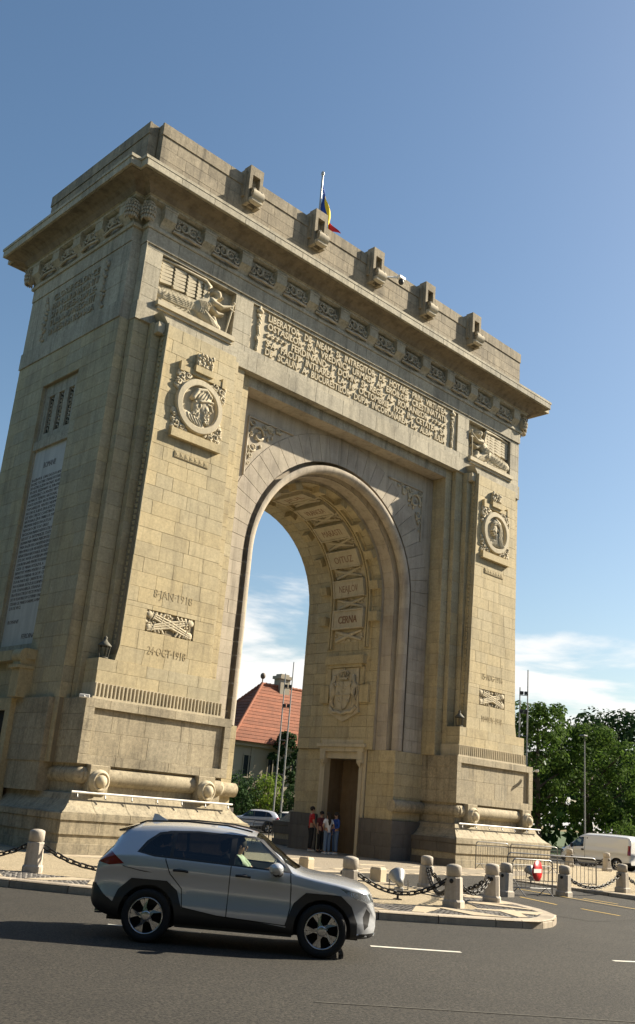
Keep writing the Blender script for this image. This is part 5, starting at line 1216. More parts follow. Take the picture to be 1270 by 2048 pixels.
def paint_mat(name, col, metal, rough=.28):
    m_ = bpy.data.materials.new(name); m_.use_nodes = True; t = m_.node_tree; b = t.nodes['Principled BSDF']
    b.inputs['Base Color'].default_value = (*col, 1); b.inputs['Metallic'].default_value = metal; b.inputs['Roughness'].default_value = rough; b.inputs['Coat Weight'].default_value = .9; b.inputs['Coat Roughness'].default_value = .03
    geo = N(t, 'ShaderNodeNewGeometry'); nz = N(t, 'ShaderNodeTexNoise', i={'Scale': 3, 'Detail': 5}); L(t, geo.outputs['Position'], nz.inputs[0])
    mr = N(t, 'ShaderNodeMapRange', i={1: .3, 2: .75, 3: rough*.85, 4: rough*1.35}); L(t, nz.outputs[0], mr.inputs[0]); MT[name] = m_
paint_mat('paint_silver', (.56, .585, .63), .35, .22); paint_mat('paint_white', (.72, .71, .68), 0, .35); paint_mat('paint_dark', (.02, .022, .028), .2); paint_mat('paint_blue', (.03, .06, .12), .3)
def glass_mat(name, tint, fac):
    m_ = bpy.data.materials.new(name); m_.use_nodes = True; t = m_.node_tree; out_ = t.nodes['Material Output']
    tr = N(t, 'ShaderNodeBsdfTransparent', i={0: (*tint, 1)}); gl = N(t, 'ShaderNodeBsdfGlossy', i={0: (.9, .95, 1, 1), 1: .02}); lw = N(t, 'ShaderNodeFresnel', i={0: 1.5})
    mx_ = N(t, 'ShaderNodeMixShader'); L(t, MATH(t, 'ADD', MATH(t, 'MULTIPLY', lw.outputs[0], .9), fac), mx_.inputs[0]); L(t, tr.outputs[0], mx_.inputs[1]); L(t, gl.outputs[0], mx_.inputs[2]); L(t, mx_.outputs[0], out_.inputs[0]); MT[name] = m_
glass_mat('glass_clear', (.72, .78, .75), .02); glass_mat('glass_privacy', (.10, .10, .105), .015)
mat('tyre', (.018, .018, .019), .85, .2, 30, .2, 60); mat('alloy', (.60, .60, .62), .25, metal=.9); mat('alloy_dark', (.05, .05, .055), .4, metal=.6); mat('tail_red', (.22, .008, .012), .15, coat=1); mat('lens', (.62, .66, .72), .06, metal=.75, coat=1); mat('chrome', (.75, .76, .78), .08, metal=1); mat('interior', (.035, .033, .031), .8); mat('trim_black', (.028, .028, .030), .45, .1, 20)
def make_wheel(parent, x, y, r, rim, w, s, spokes=5):
    wh = bpy.data.objects.new('wheel', None); COL.objects.link(wh); wh.parent = parent; wh.location = (x, y, r); wh.rotation_euler = (0, rnd(0, 2), 0)
    F = lambda a, b_, h: (a, s*h, b_)
    b = MB(); b.lathe([(rim, -w/2), (r*.93, -w/2), (r*.985, -w*.40), (r, -w*.25), (r, w*.25), (r*.985, w*.40), (r*.93, w/2), (rim*1.02, w/2), (rim, w*.42)], F, 36); b.build('tyre', 'tyre', wh)
    b = MB(); b.lathe([(rim*1.01, -w/2), (rim*1.01, w*.48), (rim*.94, w*.46), (rim*.90, w*.25), (rim*.88, -w*.1), (0, -w*.12)], F, 36); b.build('rim', 'alloy_dark', wh)
    for k in range(spokes*2):
        a = (k//2)*2*PI/spokes+(.17 if k % 2 else -.17); b = MB(); ca, sa = math.cos(a), math.sin(a); tw = (-.035 if k % 2 else .035)
        pl = lambda rr, o_, h: F(rr*ca-o_*sa, rr*sa+o_*ca, h)
        q = [(.04, tw+.016), (.5*rim, tw*.5+.021), (.955*rim, .030), (.955*rim, -.030), (.5*rim, tw*.5-.021), (.04, tw-.016)]
        b.add([pl(rr, o_, w*.44-.02*(rr > .1)) for rr, o_ in q]+[pl(rr, o_, w*.2) for rr, o_ in q], [(0, 1, 2, 3, 4, 5), (0, 1, 7, 6), (1, 2, 8, 7), (2, 3, 9, 8), (3, 4, 10, 9), (4, 5, 11, 10), (5, 0, 6, 11)]); b.build('spoke', 'alloy', wh)
    b = MB(); b.lathe([(rim*.93, w*.40), (rim*.93, w*.475), (rim*1.0, w*.49), (rim*1.0, w*.40)], F, 36); b.build('rim_lip', 'alloy', wh)
    b = MB(); b.lathe([(.07, w*.2), (.07, w*.43), (.05, w*.46), (0, w*.46)], F, 14); b.build('hub_cap', 'alloy', wh)
def make_car(label, P, loc, rz, group=None, paint='paint_silver', fine=True, name='parked_car', cat='car'):
    root = thing(name, label, cat, loc, rz, group)
    zt, zb, bl, hw, rw = (pchip(P[k]) for k in ('top', 'bot', 'belt', 'half', 'roofhalf'))
    x0, x1 = P['top'][0][0], P['top'][-1][0]
    st = P['step']; nst = int((x1-x0)/st); xs = sorted(set([round(x0+(x1-x0)*i/nst, 4) for i in range(nst+1)]+[x0+.015, x0+.04, x1-.015, x1-.04]))
    rows = []
    for x in xs:
        Z, B, H, Wr, T = zb(x), min(bl(x), zt(x)-.012), hw(x), min(rw(x), hw(x)*.97), zt(x)
        pts = [(H*.90, Z), (H*.97, Z+.03), (H*.992, Z+(B-Z)*.18), (H*1.0, Z+(B-Z)*.30), (H*.990, Z+(B-Z)*.34), (H*.962, Z+(B-Z)*.46), (H*.958, Z+(B-Z)*.60), (H*.980, Z+(B-Z)*.74), (H*.996, Z+(B-Z)*.80), (H*.992, Z+(B-Z)*.84), (H*.970, Z+(B-Z)*.96), (H*.955, B)]
        dz = T-B; e = .16 if dz > .2 else .35
        for k in range(1, 7):                              # side glass, leaning in and bulging
            t = k/6; pts.append((H*.955+(Wr-H*.955)*t+.02*math.sin(PI*t), B+dz*(1-e)*t))
        for k in range(1, 8):                              # shoulder of the roof to the centreline
            t = k/7; a = t*PI/2; pts.append((Wr*(1-t)**.9 if t < 1 else 0.0, B+dz*(1-e)+dz*e*math.sin(a)**.8))
        half = [(x, -y, z) for y, z in pts]; full = half+[(x, y, z) for (_, y, z) in [(x, p[0], p[1]) for p in reversed(pts[:-1])]]
        rows.append(full)
    mb = MB(); mb.grid(rows, True); mb.add(rows[0], [tuple(range(len(rows[0])))]); mb.add(rows[-1], [tuple(reversed(range(len(rows[-1]))))])
    me = mb.mesh('body'); bm = bmesh.new(); bm.from_mesh(me); bmesh.ops.remove_doubles(bm, verts=bm.verts, dist=.0004); bmesh.ops.recalc_face_normals(bm, faces=bm.faces)
    def cut(poly, plane='xz', pad=.12):
        ax = {'xz': (0, 2), 'xy': (0, 1)}[plane]; lo = [min(p[i] for p in poly)-pad for i in (0, 1)]; hi = [max(p[i] for p in poly)+pad for i in (0, 1)]
        for i in range(len(poly)):
            p, q = poly[i], poly[(i+1) % len(poly)]; d_ = (q[0]-p[0], q[1]-p[1]); no = [0, 0, 0]; pc = [0, 0, 0]; no[ax[0]], no[ax[1]] = -d_[1], d_[0]; pc[ax[0]], pc[ax[1]] = p
            l2 = [min(p[k], q[k])-.02 for k in (0, 1)]; h2 = [max(p[k], q[k])+.02 for k in (0, 1)]
            fs = []
            for f in bm.faces:
                if plane == 'xz' and abs(f.normal.y) < .12: continue
                if plane == 'xy' and f.normal.z < .2 and abs(f.normal.x) < .3: continue
                c0 = [v.co[ax[0]] for v in f.verts]; c1 = [v.co[ax[1]] for v in f.verts]
                if max(c0) < l2[0] or min(c0) > h2[0] or max(c1) < l2[1] or min(c1) > h2[1]: continue
                fs.append(f)
            ge = set(); [ge.update(f.edges) for f in fs]; gv = set(); [gv.update(f.verts) for f in fs]
            bmesh.ops.bisect_plane(bm, geom=list(fs)+list(ge)+list(gv), dist=.0008, plane_co=pc, plane_no=no)
    CL = P['classes']
    for nm, poly, plane, m_, side in CL: cut(poly, plane)
    bm.normal_update(); groups = {}
    for f in bm.faces:
        c = f.calc_center_median(); key = ('body', paint, None, 0)
        for nm, poly, plane, m_, side in CL:
            if plane == 'xz' and abs(f.normal.y) < .12: continue
            if plane == 'xy' and f.normal.z < .12: continue
            p = (c.x, c.z) if plane == 'xz' else (c.x, c.y)
            if in_poly(p, poly): key = (nm, m_ or paint, (c.y > 0) if plane == 'xz' else None, id(poly) if nm == 'door_seam' else 0); break
        if key[0] == 'hole': continue
        groups.setdefault(key, []).append(f)
    for (nm, m_, sd_, _k), fs in groups.items():
        idx = {}; vs = []; fl = []
        for f in fs:
            t = []
            for v in f.verts:
                if v not in idx:
                    idx[v] = len(vs); c = v.co.copy()
                    if nm == 'door_seam': c = c-v.normal*.012
                    if nm.endswith('cladding'): c = c+v.normal*.012
                    vs.append(c[:])
                t.append(idx[v])
            fl.append(tuple(t))
        q = MB(); q.add(vs, fl, True); q.build(nm, m_, root, fix=False)
    bm.free(); bpy.data.meshes.remove(me)
    # underbody, wheel wells, cabin floor
    b = MB(); wx = P['wheels']; tr = P['track']
    b.box(x0+.25, x1-.25, -tr+.30, tr-.30, .24, .55); b.box(wx[0]+.42, wx[1]-.42, -tr+.02, tr-.02, .24, .62)
    for x in wx: b.box(x-.42, x+.42, -tr+.26, tr-.26, .3, .86)
    b.build('underbody', 'interior', root)
    for x in wx:
        for s in (-1, 1): make_wheel(root, x, s*(tr-.11), P['wr'], P['rim'], .225, s)
    return root
def arc(cx, cz, r, a0=0, a1=180, n=12): return [(cx+r*math.cos(R(a0+(a1-a0)*i/n)), cz+r*math.sin(R(a0+(a1-a0)*i/n))) for i in range(n+1)]
def strip(pts, w):
    out_ = []
    for sgn in (1, -1):
        seq = pts if sgn > 0 else list(reversed(pts))
        for i, p in enumerate(seq):
            a = seq[max(i-1, 0)]; b_ = seq[min(i+1, len(seq)-1)]; d_ = Vector((b_[0]-a[0], b_[1]-a[1])).normalized(); out_.append((p[0]-d_.y*w/2, p[1]+d_.x*w/2))
    return out_
# ---- compact SUV (rear axle x = 0, front axle x = 2.5)
SUVC = [
 ('hole', arc(0, .36, .405, -8, 188, 14)+[(-.42, .1), (.42, .1)], 'xz', None, 0), ('hole', arc(2.5, .36, .405, -8, 188, 14)+[(2.08, .1), (2.92, .1)], 'xz', None, 0),
 ('rear_arch_cladding', [(-.52, .1), (-.52, .45), (-.44, .67), (-.27, .835), (.24, .835), (.40, .72), (.50, .48), (.52, .1)], 'xz', 'trim_black', 0),
 ('front_arch_cladding', [(1.98, .1), (1.99, .45), (2.08, .69), (2.24, .835), (2.74, .835), (2.90, .70), (2.99, .48), (3.0, .1)], 'xz', 'trim_black', 0),
 ('sill_cladding', [(.5, .1), (1.99, .1), (1.99, .36), (1.6, .40), (1.0, .43), (.5, .50)], 'xz', 'trim_black', 0),
 ('rear_bumper_cladding', [(-1.0, .1), (-.5, .1), (-.5, .50), (-.66, .60), (-.80, .72), (-1.0, .74)], 'xz', 'trim_black', 0),
 ('front_bumper_cladding', [(3.0, .1), (3.4, .1), (3.4, .36), (3.14, .35), (3.0, .34)], 'xz', 'trim_black', 0),
 ('rear_quarter_window', [(-.18, 1.20), (.02, 1.17), (.24, 1.165), (.24, 1.475), (.06, 1.45), (-.10, 1.32)], 'xz', 'glass_privacy', 0),
 ('rear_door_window', [(.29, 1.165), (1.10, 1.135), (1.10, 1.50), (.6, 1.51), (.29, 1.485)], 'xz', 'glass_privacy', 0),
 ('front_door_window', [(1.18, 1.13), (1.96, 1.10), (1.90, 1.17), (1.52, 1.465), (1.42, 1.495), (1.18, 1.50)], 'xz', 'glass_clear', 0),
 ('window_pillar', [(-.24, 1.19), (.02, 1.145), (1.10, 1.11), (2.03, 1.075), (1.92, 1.19), (1.54, 1.49), (1.42, 1.525), (.6, 1.535), (.2, 1.51), (.03, 1.475), (-.13, 1.35)], 'xz', 'trim_black', 0),
 ('tail_light', [(-.86, 1.20), (-.62, 1.17), (-.40, 1.02), (-.62, .985), (-.90, 1.03)], 'xz', 'tail_red', 0),
 ('headlight', [(2.72, .93), (3.02, .885), (3.25, .85), (3.3, .78), (3.12, .75), (2.95, .80)], 'xz', 'lens', 0),
 ('fog_bezel', [(3.10, .40), (3.16, .44), (3.18, .62), (3.12, .68), (3.07, .56)], 'xz', 'trim_black', 0),
 ('door_seam', strip([(1.135, .43), (1.135, .8), (1.14, 1.12)], .014), 'xz', 'black_plastic', 0), ('door_seam', strip([(.50, .50), (.46, .75), (.28, .93), (.20, 1.10), (.19, 1.15)], .014), 'xz', 'black_plastic', 0),
 ('door_seam', strip([(1.98, .38), (2.03, .62), (2.02, .9), (2.0, 1.08)], .014), 'xz', 'black_plastic', 0), ('door_seam', strip([(.5, .505), (1.0, .435), (1.98, .385)], .012), 'xz', 'black_plastic', 0),
 ('door_seam', strip([(-.42, .99), (-.20, .95), (.0, .93)], .010), 'xz', 'black_plastic', 0),
 ('front_door', [(1.14, .43), (1.98, .385), (2.03, .62), (2.02, .9), (2.0, 1.08), (1.14, 1.12)], 'xz', None, 0), ('rear_door', [(.50, .50), (1.13, .43), (1.13, 1.12), (.19, 1.15), (.28, .93), (.46, .75)], 'xz', None, 0),
 ('windscreen', [(1.44, -.56), (1.44, .56), (2.06, .68), (2.10, .4), (2.12, 0), (2.10, -.4), (2.06, -.68)], 'xy', 'glass_clear', 0),
 ('bonnet', [(2.14, -.70), (2.12, 0), (2.14, .70), (3.0, .62), (3.14, .4), (3.16, 0), (3.14, -.4), (3.0, -.62)], 'xy', None, 0),
 ('rear_window', [(-.62, -.55), (-.62, .55), (-.46, .56), (-.46, -.56)], 'xy', 'glass_privacy', 0),
]
SUV = dict(step=.055, wheels=(0, 2.5), track=.905, wr=.355, rim=.245, classes=SUVC,
 top=[(-.86, .74), (-.84, .98), (-.76, 1.16), (-.66, 1.28), (-.52, 1.47), (-.44, 1.54), (-.2, 1.60), (.2, 1.64), (.65, 1.655), (1.05, 1.64), (1.42, 1.58), (1.75, 1.37), (2.08, 1.145), (2.2, 1.10), (2.7, 1.045), (3.0, .985), (3.14, .93), (3.22, .82), (3.27, .62)],
 bot=[(-.86, .46), (-.7, .36), (-.4, .30), (.5, .27), (2.0, .27), (2.9, .28), (3.2, .30), (3.27, .38)],
 belt=[(-.86, .70), (-.80, 1.02), (-.5, 1.15), (0, 1.16), (1.0, 1.13), (2.0, 1.08), (2.3, 1.03), (2.8, .96), (3.1, .88), (3.27, .58)],
 half=[(-.86, .62), (-.80, .76), (-.6, .86), (-.2, .915), (.5, .925), (1.5, .925), (2.4, .92), (2.8, .89), (3.05, .80), (3.2, .66), (3.27, .52)],
 roofhalf=[(-.86, .5), (-.6, .58), (-.4, .60), (.2, .63), (1.4, .625), (1.8, .64), (2.1, .72), (2.4, .66), (3.0, .56), (3.27, .4)])
rw_, fw_ = Vector((-19.63, -15.03)), Vector((-17.89, -16.75)); hd = (fw_-rw_).normalized(); lft = Vector((-hd.y, hd.x)); base = rw_+lft*.90
suv = make_car('silver SUV driving past in the foreground, driver at the wheel', SUV, (base.x, base.y, ZR), math.atan2(hd.y, hd.x), None, 'paint_silver', name='silver_suv')
def part(parent, nm, m_, fn): b = MB(); fn(b); return b.build(nm, m_, parent)
for s in (-1, 1):
    part(suv, 'roof_rail', 'black_plastic', lambda b: b.tube([(-.30, s*.585, 1.575), (-.2, s*.595, 1.615), (.4, s*.61, 1.655), (1.0, s*.605, 1.645), (1.30, s*.595, 1.60), (1.38, s*.59, 1.585)], .013, 8))
    m_ = part(suv, 'wing_mirror', 'paint_silver', lambda b: (b.ell((1.80, s*1.03, 1.13), .10, .13, .085, 12, 8), b.box(1.70, 1.79, s*.93, s*1.12, 1.06, 1.19, ch=.03)))
    part(m_, 'mirror_base', 'black_plastic', lambda b: b.tube([(1.86, s*.86, 1.06), (1.82, s*.95, 1.07), (1.80, s*1.03, 1.08)], [.05, .045, .06], 8))
    for x in (.42, 1.32): part(suv, 'door_handle', 'black_plastic', lambda b, x=x: (b.tube([(x-.10, s*.915, .985), (x-.03, s*.945, .99), (x+.05, s*.945, .99), (x+.11, s*.915, .98)], .017, 8), b.ell((x+.02, s*.905, .985), .10, .012, .035)))
part(suv, 'shark_fin', 'paint_silver', lambda b: b.add([(-.22, -.035, 1.60), (.02, -.03, 1.635), (.02, .03, 1.635), (-.22, .035, 1.60), (-.20, 0, 1.72), (-.14, 0, 1.715)], [(0, 1, 5, 4), (1, 2, 5), (2, 3, 4, 5), (3, 0, 4)]))
part(suv, 'roof_spoiler', 'paint_silver', lambda b: b.grid([[(-.30, y, 1.595-.05*abs(y)), (-.46, y, 1.545-.05*abs(y)), (-.60, y, 1.495-.05*abs(y)), (-.59, y, 1.47-.05*abs(y)), (-.42, y, 1.49-.05*abs(y))] for y in (-.58, -.4, 0, .4, .58)], True))
part(suv, 'bumper_lip', 'lens', lambda b: b.tube([(2.98, -.80, .33), (3.12, -.72, .32), (3.24, -.5, .32), (3.27, 0, .33), (3.24, .5, .32), (3.12, .72, .32), (2.98, .80, .33)], .022, 6))
part(suv, 'grille', 'black_plastic', lambda b: b.grid([[(3.235-.03*abs(y), y, z) for y in (-.5, -.25, 0, .25, .5)] for z in (.48, .78)], False))
part(suv, 'exhaust', 'chrome', lambda b: b.tube([(-.80, -.55, .33), (-.60, -.55, .34)], .03, 8))
for x, y in ((1.15, -.36), (1.15, .36), (.15, -.4), (.15, .4)):
    part(suv, 'seat', 'interior', lambda b: (b.box(x-.05, x+.50, y-.24, y+.24, .55, .78, ch=.04), b.box(x-.22, x-.02, y-.24, y+.24, .70, 1.24, ch=.05), b.box(x-.24, x-.12, y-.13, y+.13, 1.26, 1.44, ch=.04)))
part(suv, 'dashboard', 'interior', lambda b: b.box(1.75, 2.05, -.75, .75, .70, 1.06, ch=.05)); part(suv, 'cabin_floor', 'interior', lambda b: b.box(-.6, 2.0, -.80, .80, .5, .58))
part(suv, 'steering_wheel', 'black_plastic', lambda b: b.tube([(1.66+.06*math.sin(a), .36+.19*math.cos(a), 1.0+.17*math.sin(a)) for a in [i*PI/8 for i in range(17)]], .016, 6, caps=False))
# ---- small panel van, front axle x = 2.85
VANC = [('hole', arc(0, .32, .37, -8, 188, 12)+[(-.38, .1), (.38, .1)], 'xz', None, 0), ('hole', arc(2.85, .32, .37, -8, 188, 12)+[(2.47, .1), (3.23, .1)], 'xz', None, 0),
 ('front_door_window', [(2.02, 1.14), (2.62, 1.10), (2.72, 1.16), (2.34, 1.56), (2.02, 1.58)], 'xz', 'glass_clear', 0), ('window_pillar', [(1.98, 1.11), (2.78, 1.06), (2.80, 1.15), (2.38, 1.60), (1.98, 1.62)], 'xz', 'trim_black', 0),
 ('tail_light', [(-.80, .85), (-.62, .85), (-.64, 1.35), (-.78, 1.35)], 'xz', 'tail_red', 0), ('headlight', [(3.18, .84), (3.45, .80), (3.55, .66), (3.35, .68)], 'xz', 'lens', 0),
 ('rear_bumper_cladding', [(-1, .1), (-.4, .1), (-.4, .44), (-1, .50)], 'xz', 'trim_black', 0), ('front_bumper_cladding', [(3.22, .1), (3.8, .1), (3.8, .50), (3.22, .44)], 'xz', 'trim_black', 0), ('side_moulding', [(.4, .40), (2.42, .40), (2.42, .50), (.4, .50)], 'xz', 'trim_black', 0),
 ('door_seam', strip([(1.90, .42), (1.90, 1.1), (1.92, 1.66)], .02), 'xz', 'black_plastic', 0), ('door_seam', strip([(2.5, .70), (2.82, .9), (2.84, 1.1)], .02), 'xz', 'black_plastic', 0),
 ('windscreen', [(2.36, -.58), (2.36, .58), (3.0, .70), (3.03, 0), (3.0, -.70)], 'xy', 'glass_clear', 0)]
VAN = dict(step=.09, wheels=(0, 2.85), track=.86, wr=.315, rim=.20, classes=VANC,
 top=[(-.80, 1.0), (-.78, 1.6), (-.72, 1.80), (-.5, 1.86), (.6, 1.88), (1.9, 1.86), (2.28, 1.74), (2.7, 1.36), (3.0, 1.12), (3.3, .98), (3.5, .82), (3.58, .6)],
 bot=[(-.80, .36), (-.4, .28), (2.4, .26), (3.3, .26), (3.58, .34)], belt=[(-.80, .95), (-.5, 1.1), (1.9, 1.10), (2.8, 1.05), (3.2, .92), (3.58, .56)],
 half=[(-.80, .82), (-.7, .88), (0, .90), (2.6, .90), (3.1, .84), (3.4, .70), (3.58, .5)], roofhalf=[(-.80, .70), (-.5, .74), (2.0, .72), (2.5, .66), (3.0, .74), (3.3, .6), (3.58, .4)])
v0, v1 = Vector((25.0, 2.25)), Vector((24.9, 5.4)); h2 = (v1-v0).normalized(); bs_ = v0+Vector((h2.y, -h2.x))*.86
van = make_car('white panel van on the road at the right, behind the far bollards', VAN, (bs_.x, bs_.y, ZR), math.atan2(h2.y, h2.x), None, 'paint_white', name='panel_van', cat='van'); van.scale = (1.06, 1.06, 1.06)
for s in (-1, 1):
    part(van, 'wing_mirror', 'black_plastic', lambda b: b.ell((2.62, s*1.02, 1.14), .07, .12, .13, 10, 7)); part(van, 'door_handle', 'black_plastic', lambda b: b.ell((2.02, s*.91, .96), .10, .02, .05))
part(van, 'cabin_wall', 'interior', lambda b: b.box(1.75, 1.82, -.78, .78, .4, 1.6)); part(van, 'dashboard', 'interior', lambda b: b.box(2.6, 2.9, -.75, .75, .6, 1.05)); part(van, 'seat', 'interior', lambda b: b.box(1.84, 2.0, -.6, .6, .5, 1.45, ch=.05))
# ---- other cars: same SUV body, coarser, other colours
S2 = dict(SUV); S2['step'] = .12; S2['classes'] = [c for c in SUVC if c[0] not in ('door_seam', 'fog_bezel', 'bonnet', 'front_door', 'rear_door')]
def far_car(label, x, y, deg, paint, group='cars on the far side of the road'):
    o = make_car(label, S2, (x, y, ZR), R(deg), group, paint); part(o, 'cabin_floor', 'interior', lambda b: (b.box(-.6, 2.0, -.80, .80, .5, .9), b.box(1.0, 1.15, -.7, .7, .6, 1.35))); return o
far_car('silver SUV seen through the arch, left of the visitors', 21.8, 29.0, 142, 'paint_silver'); far_car('white car behind the silver one in the arch opening', 24.6, 28.6, 142, 'paint_white')
far_car('black SUV behind the white van', 33.2, 7.2, 104, 'paint_dark'); far_car('white car behind the roof of the white van', 35.0, 3.6, 100, 'paint_white'); far_car('dark blue car at the right picture edge behind the van', 30.4, -1.2, 96, 'paint_blue')
# ================================================================ PEOPLE
for nm, c_ in (('skin', (.42, .24, .16)), ('cloth_red', (.42, .012, .016)), ('cloth_maroon', (.13, .022, .028)), ('cloth_white', (.66, .66, .66)), ('cloth_blue', (.012, .055, .26)), ('denim', (.13, .19, .29)), ('denim_dark', (.10, .15, .24)), ('cloth_black', (.012, .012, .014)), ('cloth_green', (.42, .50, .36)), ('hair_dark', (.018, .012, .009)), ('shoe_white', (.55, .55, .54)), ('shoe_dark', (.03, .025, .022))):
    mat(nm, c_, .8 if nm != 'skin' else .55, .12, 14, .15 if 'cloth' in nm or 'denim' in nm else 0, 40)
def skin_mesh(verts, edges, name, sub=1):
    """verts: (x,y,z,r); grows a continuous tapered surface with the Skin modifier"""
    bm = bmesh.new(); ly = bm.verts.layers.skin.verify(); vs = []
    for i, v in enumerate(verts):
        b = bm.verts.new(v[:3]); r = v[3]; b[ly].radius = (r, r) if isinstance(r, float) else r; b[ly].use_root = (i == 0); vs.append(b)
    for a, b in edges: bm.edges.new((vs[a], vs[b]))
    me = bpy.data.meshes.new(name); bm.to_mesh(me); bm.free(); o = bpy.data.objects.new(name, me); COL.objects.link(o)
    k = o.modifiers.new('skin', 'SKIN'); k.use_smooth_shade = True; s = o.modifiers.new('sub', 'SUBSURF'); s.levels = s.render_levels = sub
    bpy.context.view_layer.update(); out_ = bpy.data.meshes.new_from_object(o.evaluated_get(bpy.context.evaluated_depsgraph_get())); bpy.data.objects.remove(o, do_unlink=True); bpy.data.meshes.remove(me)
    out_.name = name; out_.materials.clear(); out_.polygons.foreach_set('use_smooth', [True]*len(out_.polygons)); return out_
def person(label, loc, rz, J, top, bottom, shoe, hair, longhair, scale=1.0, sleeve='short', group='visitors standing in the arch', cat='person'):
    """J: joints. local: facing -y, z up"""
    r = thing('person', label, cat, loc, rz, group); r.scale = (scale,)*3
    P = J['pelvis']; names_ = ['pelvis', 'waist', 'chest', 'neck', 'chin', 'face', 'crown_']
    V = [(*P, .115), (*J['waist'], .105), (*J['chest'], .125), (*J['neck'], .052), (*J['chin'], .066), (*J['face'], .088), (*J['top'], .070)]; E_ = [(0, 1), (1, 2), (2, 3), (3, 4), (4, 5), (5, 6)]
    for s in ('l', 'r'):
        b = len(V); V += [(*J['sh'+s], .062), (*J['el'+s], .042), (*J['wr'+s], .028), (*J['ha'+s], .032)]; E_ += [(2, b), (b, b+1), (b+1, b+2), (b+2, b+3)]
        b = len(V); V += [(*J['hip'+s], .092), (*J['kn'+s], .060), (*J['an'+s], .042), (*J['to'+s], .036)]; E_ += [(0, b), (b, b+1), (b+1, b+2), (b+2, b+3)]
    me = skin_mesh(V, E_, 'body'); bm = bmesh.new(); bm.from_mesh(me); q = MB()
    for s in ('l', 'r'):                                   # five fingers per hand, ears and nose
        w, h = Vector(J['wr'+s]), Vector(J['ha'+s]); d = (h-w).normalized(); sd = d.cross(Vector((0, 1, .2))).normalized()
        for k in range(4): o_ = sd*(-.022+k*.015); q.tube([h+o_, h+o_+d*.04, h+o_+d*(.065+.012*(k in (1, 2)))+Vector((0, -.015, 0))], [.0085, .008, .006], 5)
        q.tube([h-d*.02-sd*.028, h+d*.01-sd*.045, h+d*.035-sd*.048], [.010, .009, .007], 5)
    f = Vector(J['face']); fd = J.get('look', Vector((0, -1, 0))); sd = fd.cross(Vector((0, 0, 1))).normalized()
    q.ell(f+fd*.095+Vector((0, 0, -.015)), .013, .016, .024, 6, 5); q.ell(f+sd*.088, .012, .018, .03, 6, 5); q.ell(f-sd*.088, .012, .018, .03, 6, 5)
    q.ell(f+fd*.083+Vector((0, 0, -.055)), .022, .012, .008, 6, 4)
    fm = q.mesh('x'); bm.from_mesh(fm); bm.to_mesh(me); bm.free(); bpy.data.meshes.remove(fm); body = link('body', me, 'skin', r)
    V = [(P[0], P[1], P[2]-(.09 if P[2] > .8 else 0), .124), (*J['waist'], .125), (*J['chest'], .145), (J['neck'][0], J['neck'][1], J['neck'][2]-.03, .062)]; E_ = [(0, 1), (1, 2), (2, 3)]
    for s in ('l', 'r'):
        b = len(V); a, e, w = Vector(J['sh'+s]), Vector(J['el'+s]), Vector(J['wr'+s])
        V += [(*a, .078), (*(a.lerp(e, .75 if sleeve == 'short' else 1)), .058)]; E_ += [(2, b), (b, b+1)]
        if sleeve == 'long': V += [(*(e.lerp(w, .92)), .042)]; E_ += [(b+1, b+2)]
    link('shirt', skin_mesh(V, E_, 'shirt'), top, r)
    V = [(P[0], P[1], P[2]+.05, .122)]; E_ = []
    for s in ('l', 'r'):
        b = len(V); V += [(*J['hip'+s], .105), (*J['kn'+s], .076), (J['an'+s][0], J['an'+s][1], J['an'+s][2]+.01, .066)]; E_ += [(0, b), (b, b+1), (b+1, b+2)]
    link('trousers', skin_mesh(V, E_, 'trousers'), bottom, r)
    for s in ('l', 'r'):
        a, t = Vector(J['an'+s]), Vector(J['to'+s]); b = MB(); b.tube([a+Vector((0, .05, -.03)), a.lerp(t, .4)+Vector((0, 0, -.02)), t, t+(t-a)*.25], [.045, .05, .045, .02], 9); b.build('shoe', shoe, r)
    b = MB(); fh = Vector(J['face']); b.ell(fh-fd*.022+Vector((0, 0, .038)), .104, .108, .098, 12, 8)
    if longhair: b.tube([fh-fd*.07+Vector((0, 0, .03)), fh-fd*.10+Vector((0, 0, -.12)), fh-fd*.115+Vector((0, 0, -.28)), fh-fd*.11+Vector((0, 0, -.42))], [.085, .09, .08, .03], 10)
    b.build('hair', hair, r); return r
def stand(**kw):
    J = dict(pelvis=(0, 0, .93), waist=(0, .0, 1.10), chest=(0, 0, 1.32), neck=(0, .0, 1.47), chin=(0, -.01, 1.535), face=(0, -.015, 1.61), top=(0, 0, 1.68),
             shl=(.165, 0, 1.40), ell=(.215, .03, 1.13), wrl=(.20, -.03, .90), hal=(.20, -.05, .84), shr=(-.165, 0, 1.40), elr=(-.215, .03, 1.13), wrr=(-.20, -.03, .90), har=(-.20, -.05, .84),
             hipl=(.085, 0, .88), knl=(.095, -.01, .49), anl=(.10, .02, .08), tol=(.11, -.14, .04), hipr=(-.085, 0, .88), knr=(-.095, -.01, .49), anr=(-.10, .02, .08), tor=(-.11, -.14, .04)); J.update(kw); return J
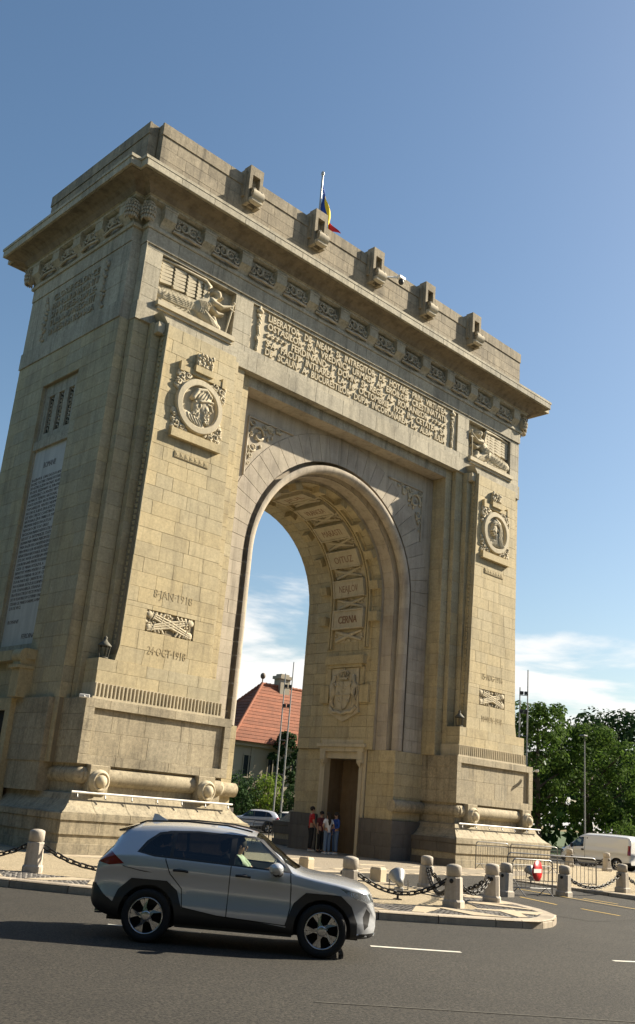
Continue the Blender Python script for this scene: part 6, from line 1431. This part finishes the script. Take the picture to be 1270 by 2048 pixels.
person('man in a red T-shirt and dark trousers, tallest of the four in the arch', (3.65, 5.68, 0), R(60), stand(elr=(-.23, -.02, 1.13), wrr=(-.21, -.14, .95), har=(-.20, -.19, .90)), 'cloth_red', 'cloth_black', 'shoe_white', 'hair_dark', False, 1.13)
person('visitor in a maroon top, second of the four in the arch', (3.88, 5.29, 0), R(0), stand(wrl=(.10, -.20, 1.10), hal=(.05, -.24, 1.12), ell=(.23, -.02, 1.12)), 'cloth_maroon', 'cloth_black', 'shoe_dark', 'hair_dark', False, 1.03)
person('woman in a white top and jeans, hands on hips, long dark hair', (3.2, 4.17, 0), R(172), stand(ell=(.30, .05, 1.17), wrl=(.16, -.06, 1.02), hal=(.12, -.09, 1.0), elr=(-.30, .05, 1.17), wrr=(-.16, -.06, 1.02), har=(-.12, -.09, 1.0)), 'cloth_white', 'denim', 'shoe_white', 'hair_dark', True, 1.02)
person('woman in a blue top and jeans, rightmost of the four in the arch', (3.70, 4.16, 0), R(255), stand(wrl=(.12, -.18, 1.08), hal=(.06, -.22, 1.10), ell=(.22, .0, 1.12)), 'cloth_blue', 'denim_dark', 'shoe_white', 'hair_dark', True, 1.03, 'long')
# driver, seated at the wheel
SJ = dict(pelvis=(0, 0, .72), waist=(0, .04, .88), chest=(0, .09, 1.08), neck=(0, .10, 1.22), chin=(0, .07, 1.28), face=(0, .06, 1.35), top=(0, .075, 1.42), shl=(.165, .06, 1.16), ell=(.22, -.16, .98), wrl=(.14, -.38, 1.04), hal=(.12, -.44, 1.07), shr=(-.165, .06, 1.16), elr=(-.22, -.16, .98), wrr=(-.14, -.38, 1.04), har=(-.12, -.44, 1.07),
          hipl=(.09, -.05, .72), knl=(.11, -.46, .80), anl=(.11, -.62, .66), tol=(.11, -.72, .64), hipr=(-.09, -.05, .72), knr=(-.11, -.46, .80), anr=(-.11, -.62, .66), tor=(-.11, -.72, .64))
dm = Matrix.Rotation(math.atan2(hd.y, hd.x), 3, 'Z') @ Vector((1.24, .05, 0))
person('driver in a pale green top inside the silver SUV', (base.x+dm.x, base.y+dm.y, ZR), math.atan2(hd.y, hd.x)+PI/2, SJ, 'cloth_green', 'denim_dark', 'shoe_dark', 'hair_dark', True, 1.0, group='people in vehicles')
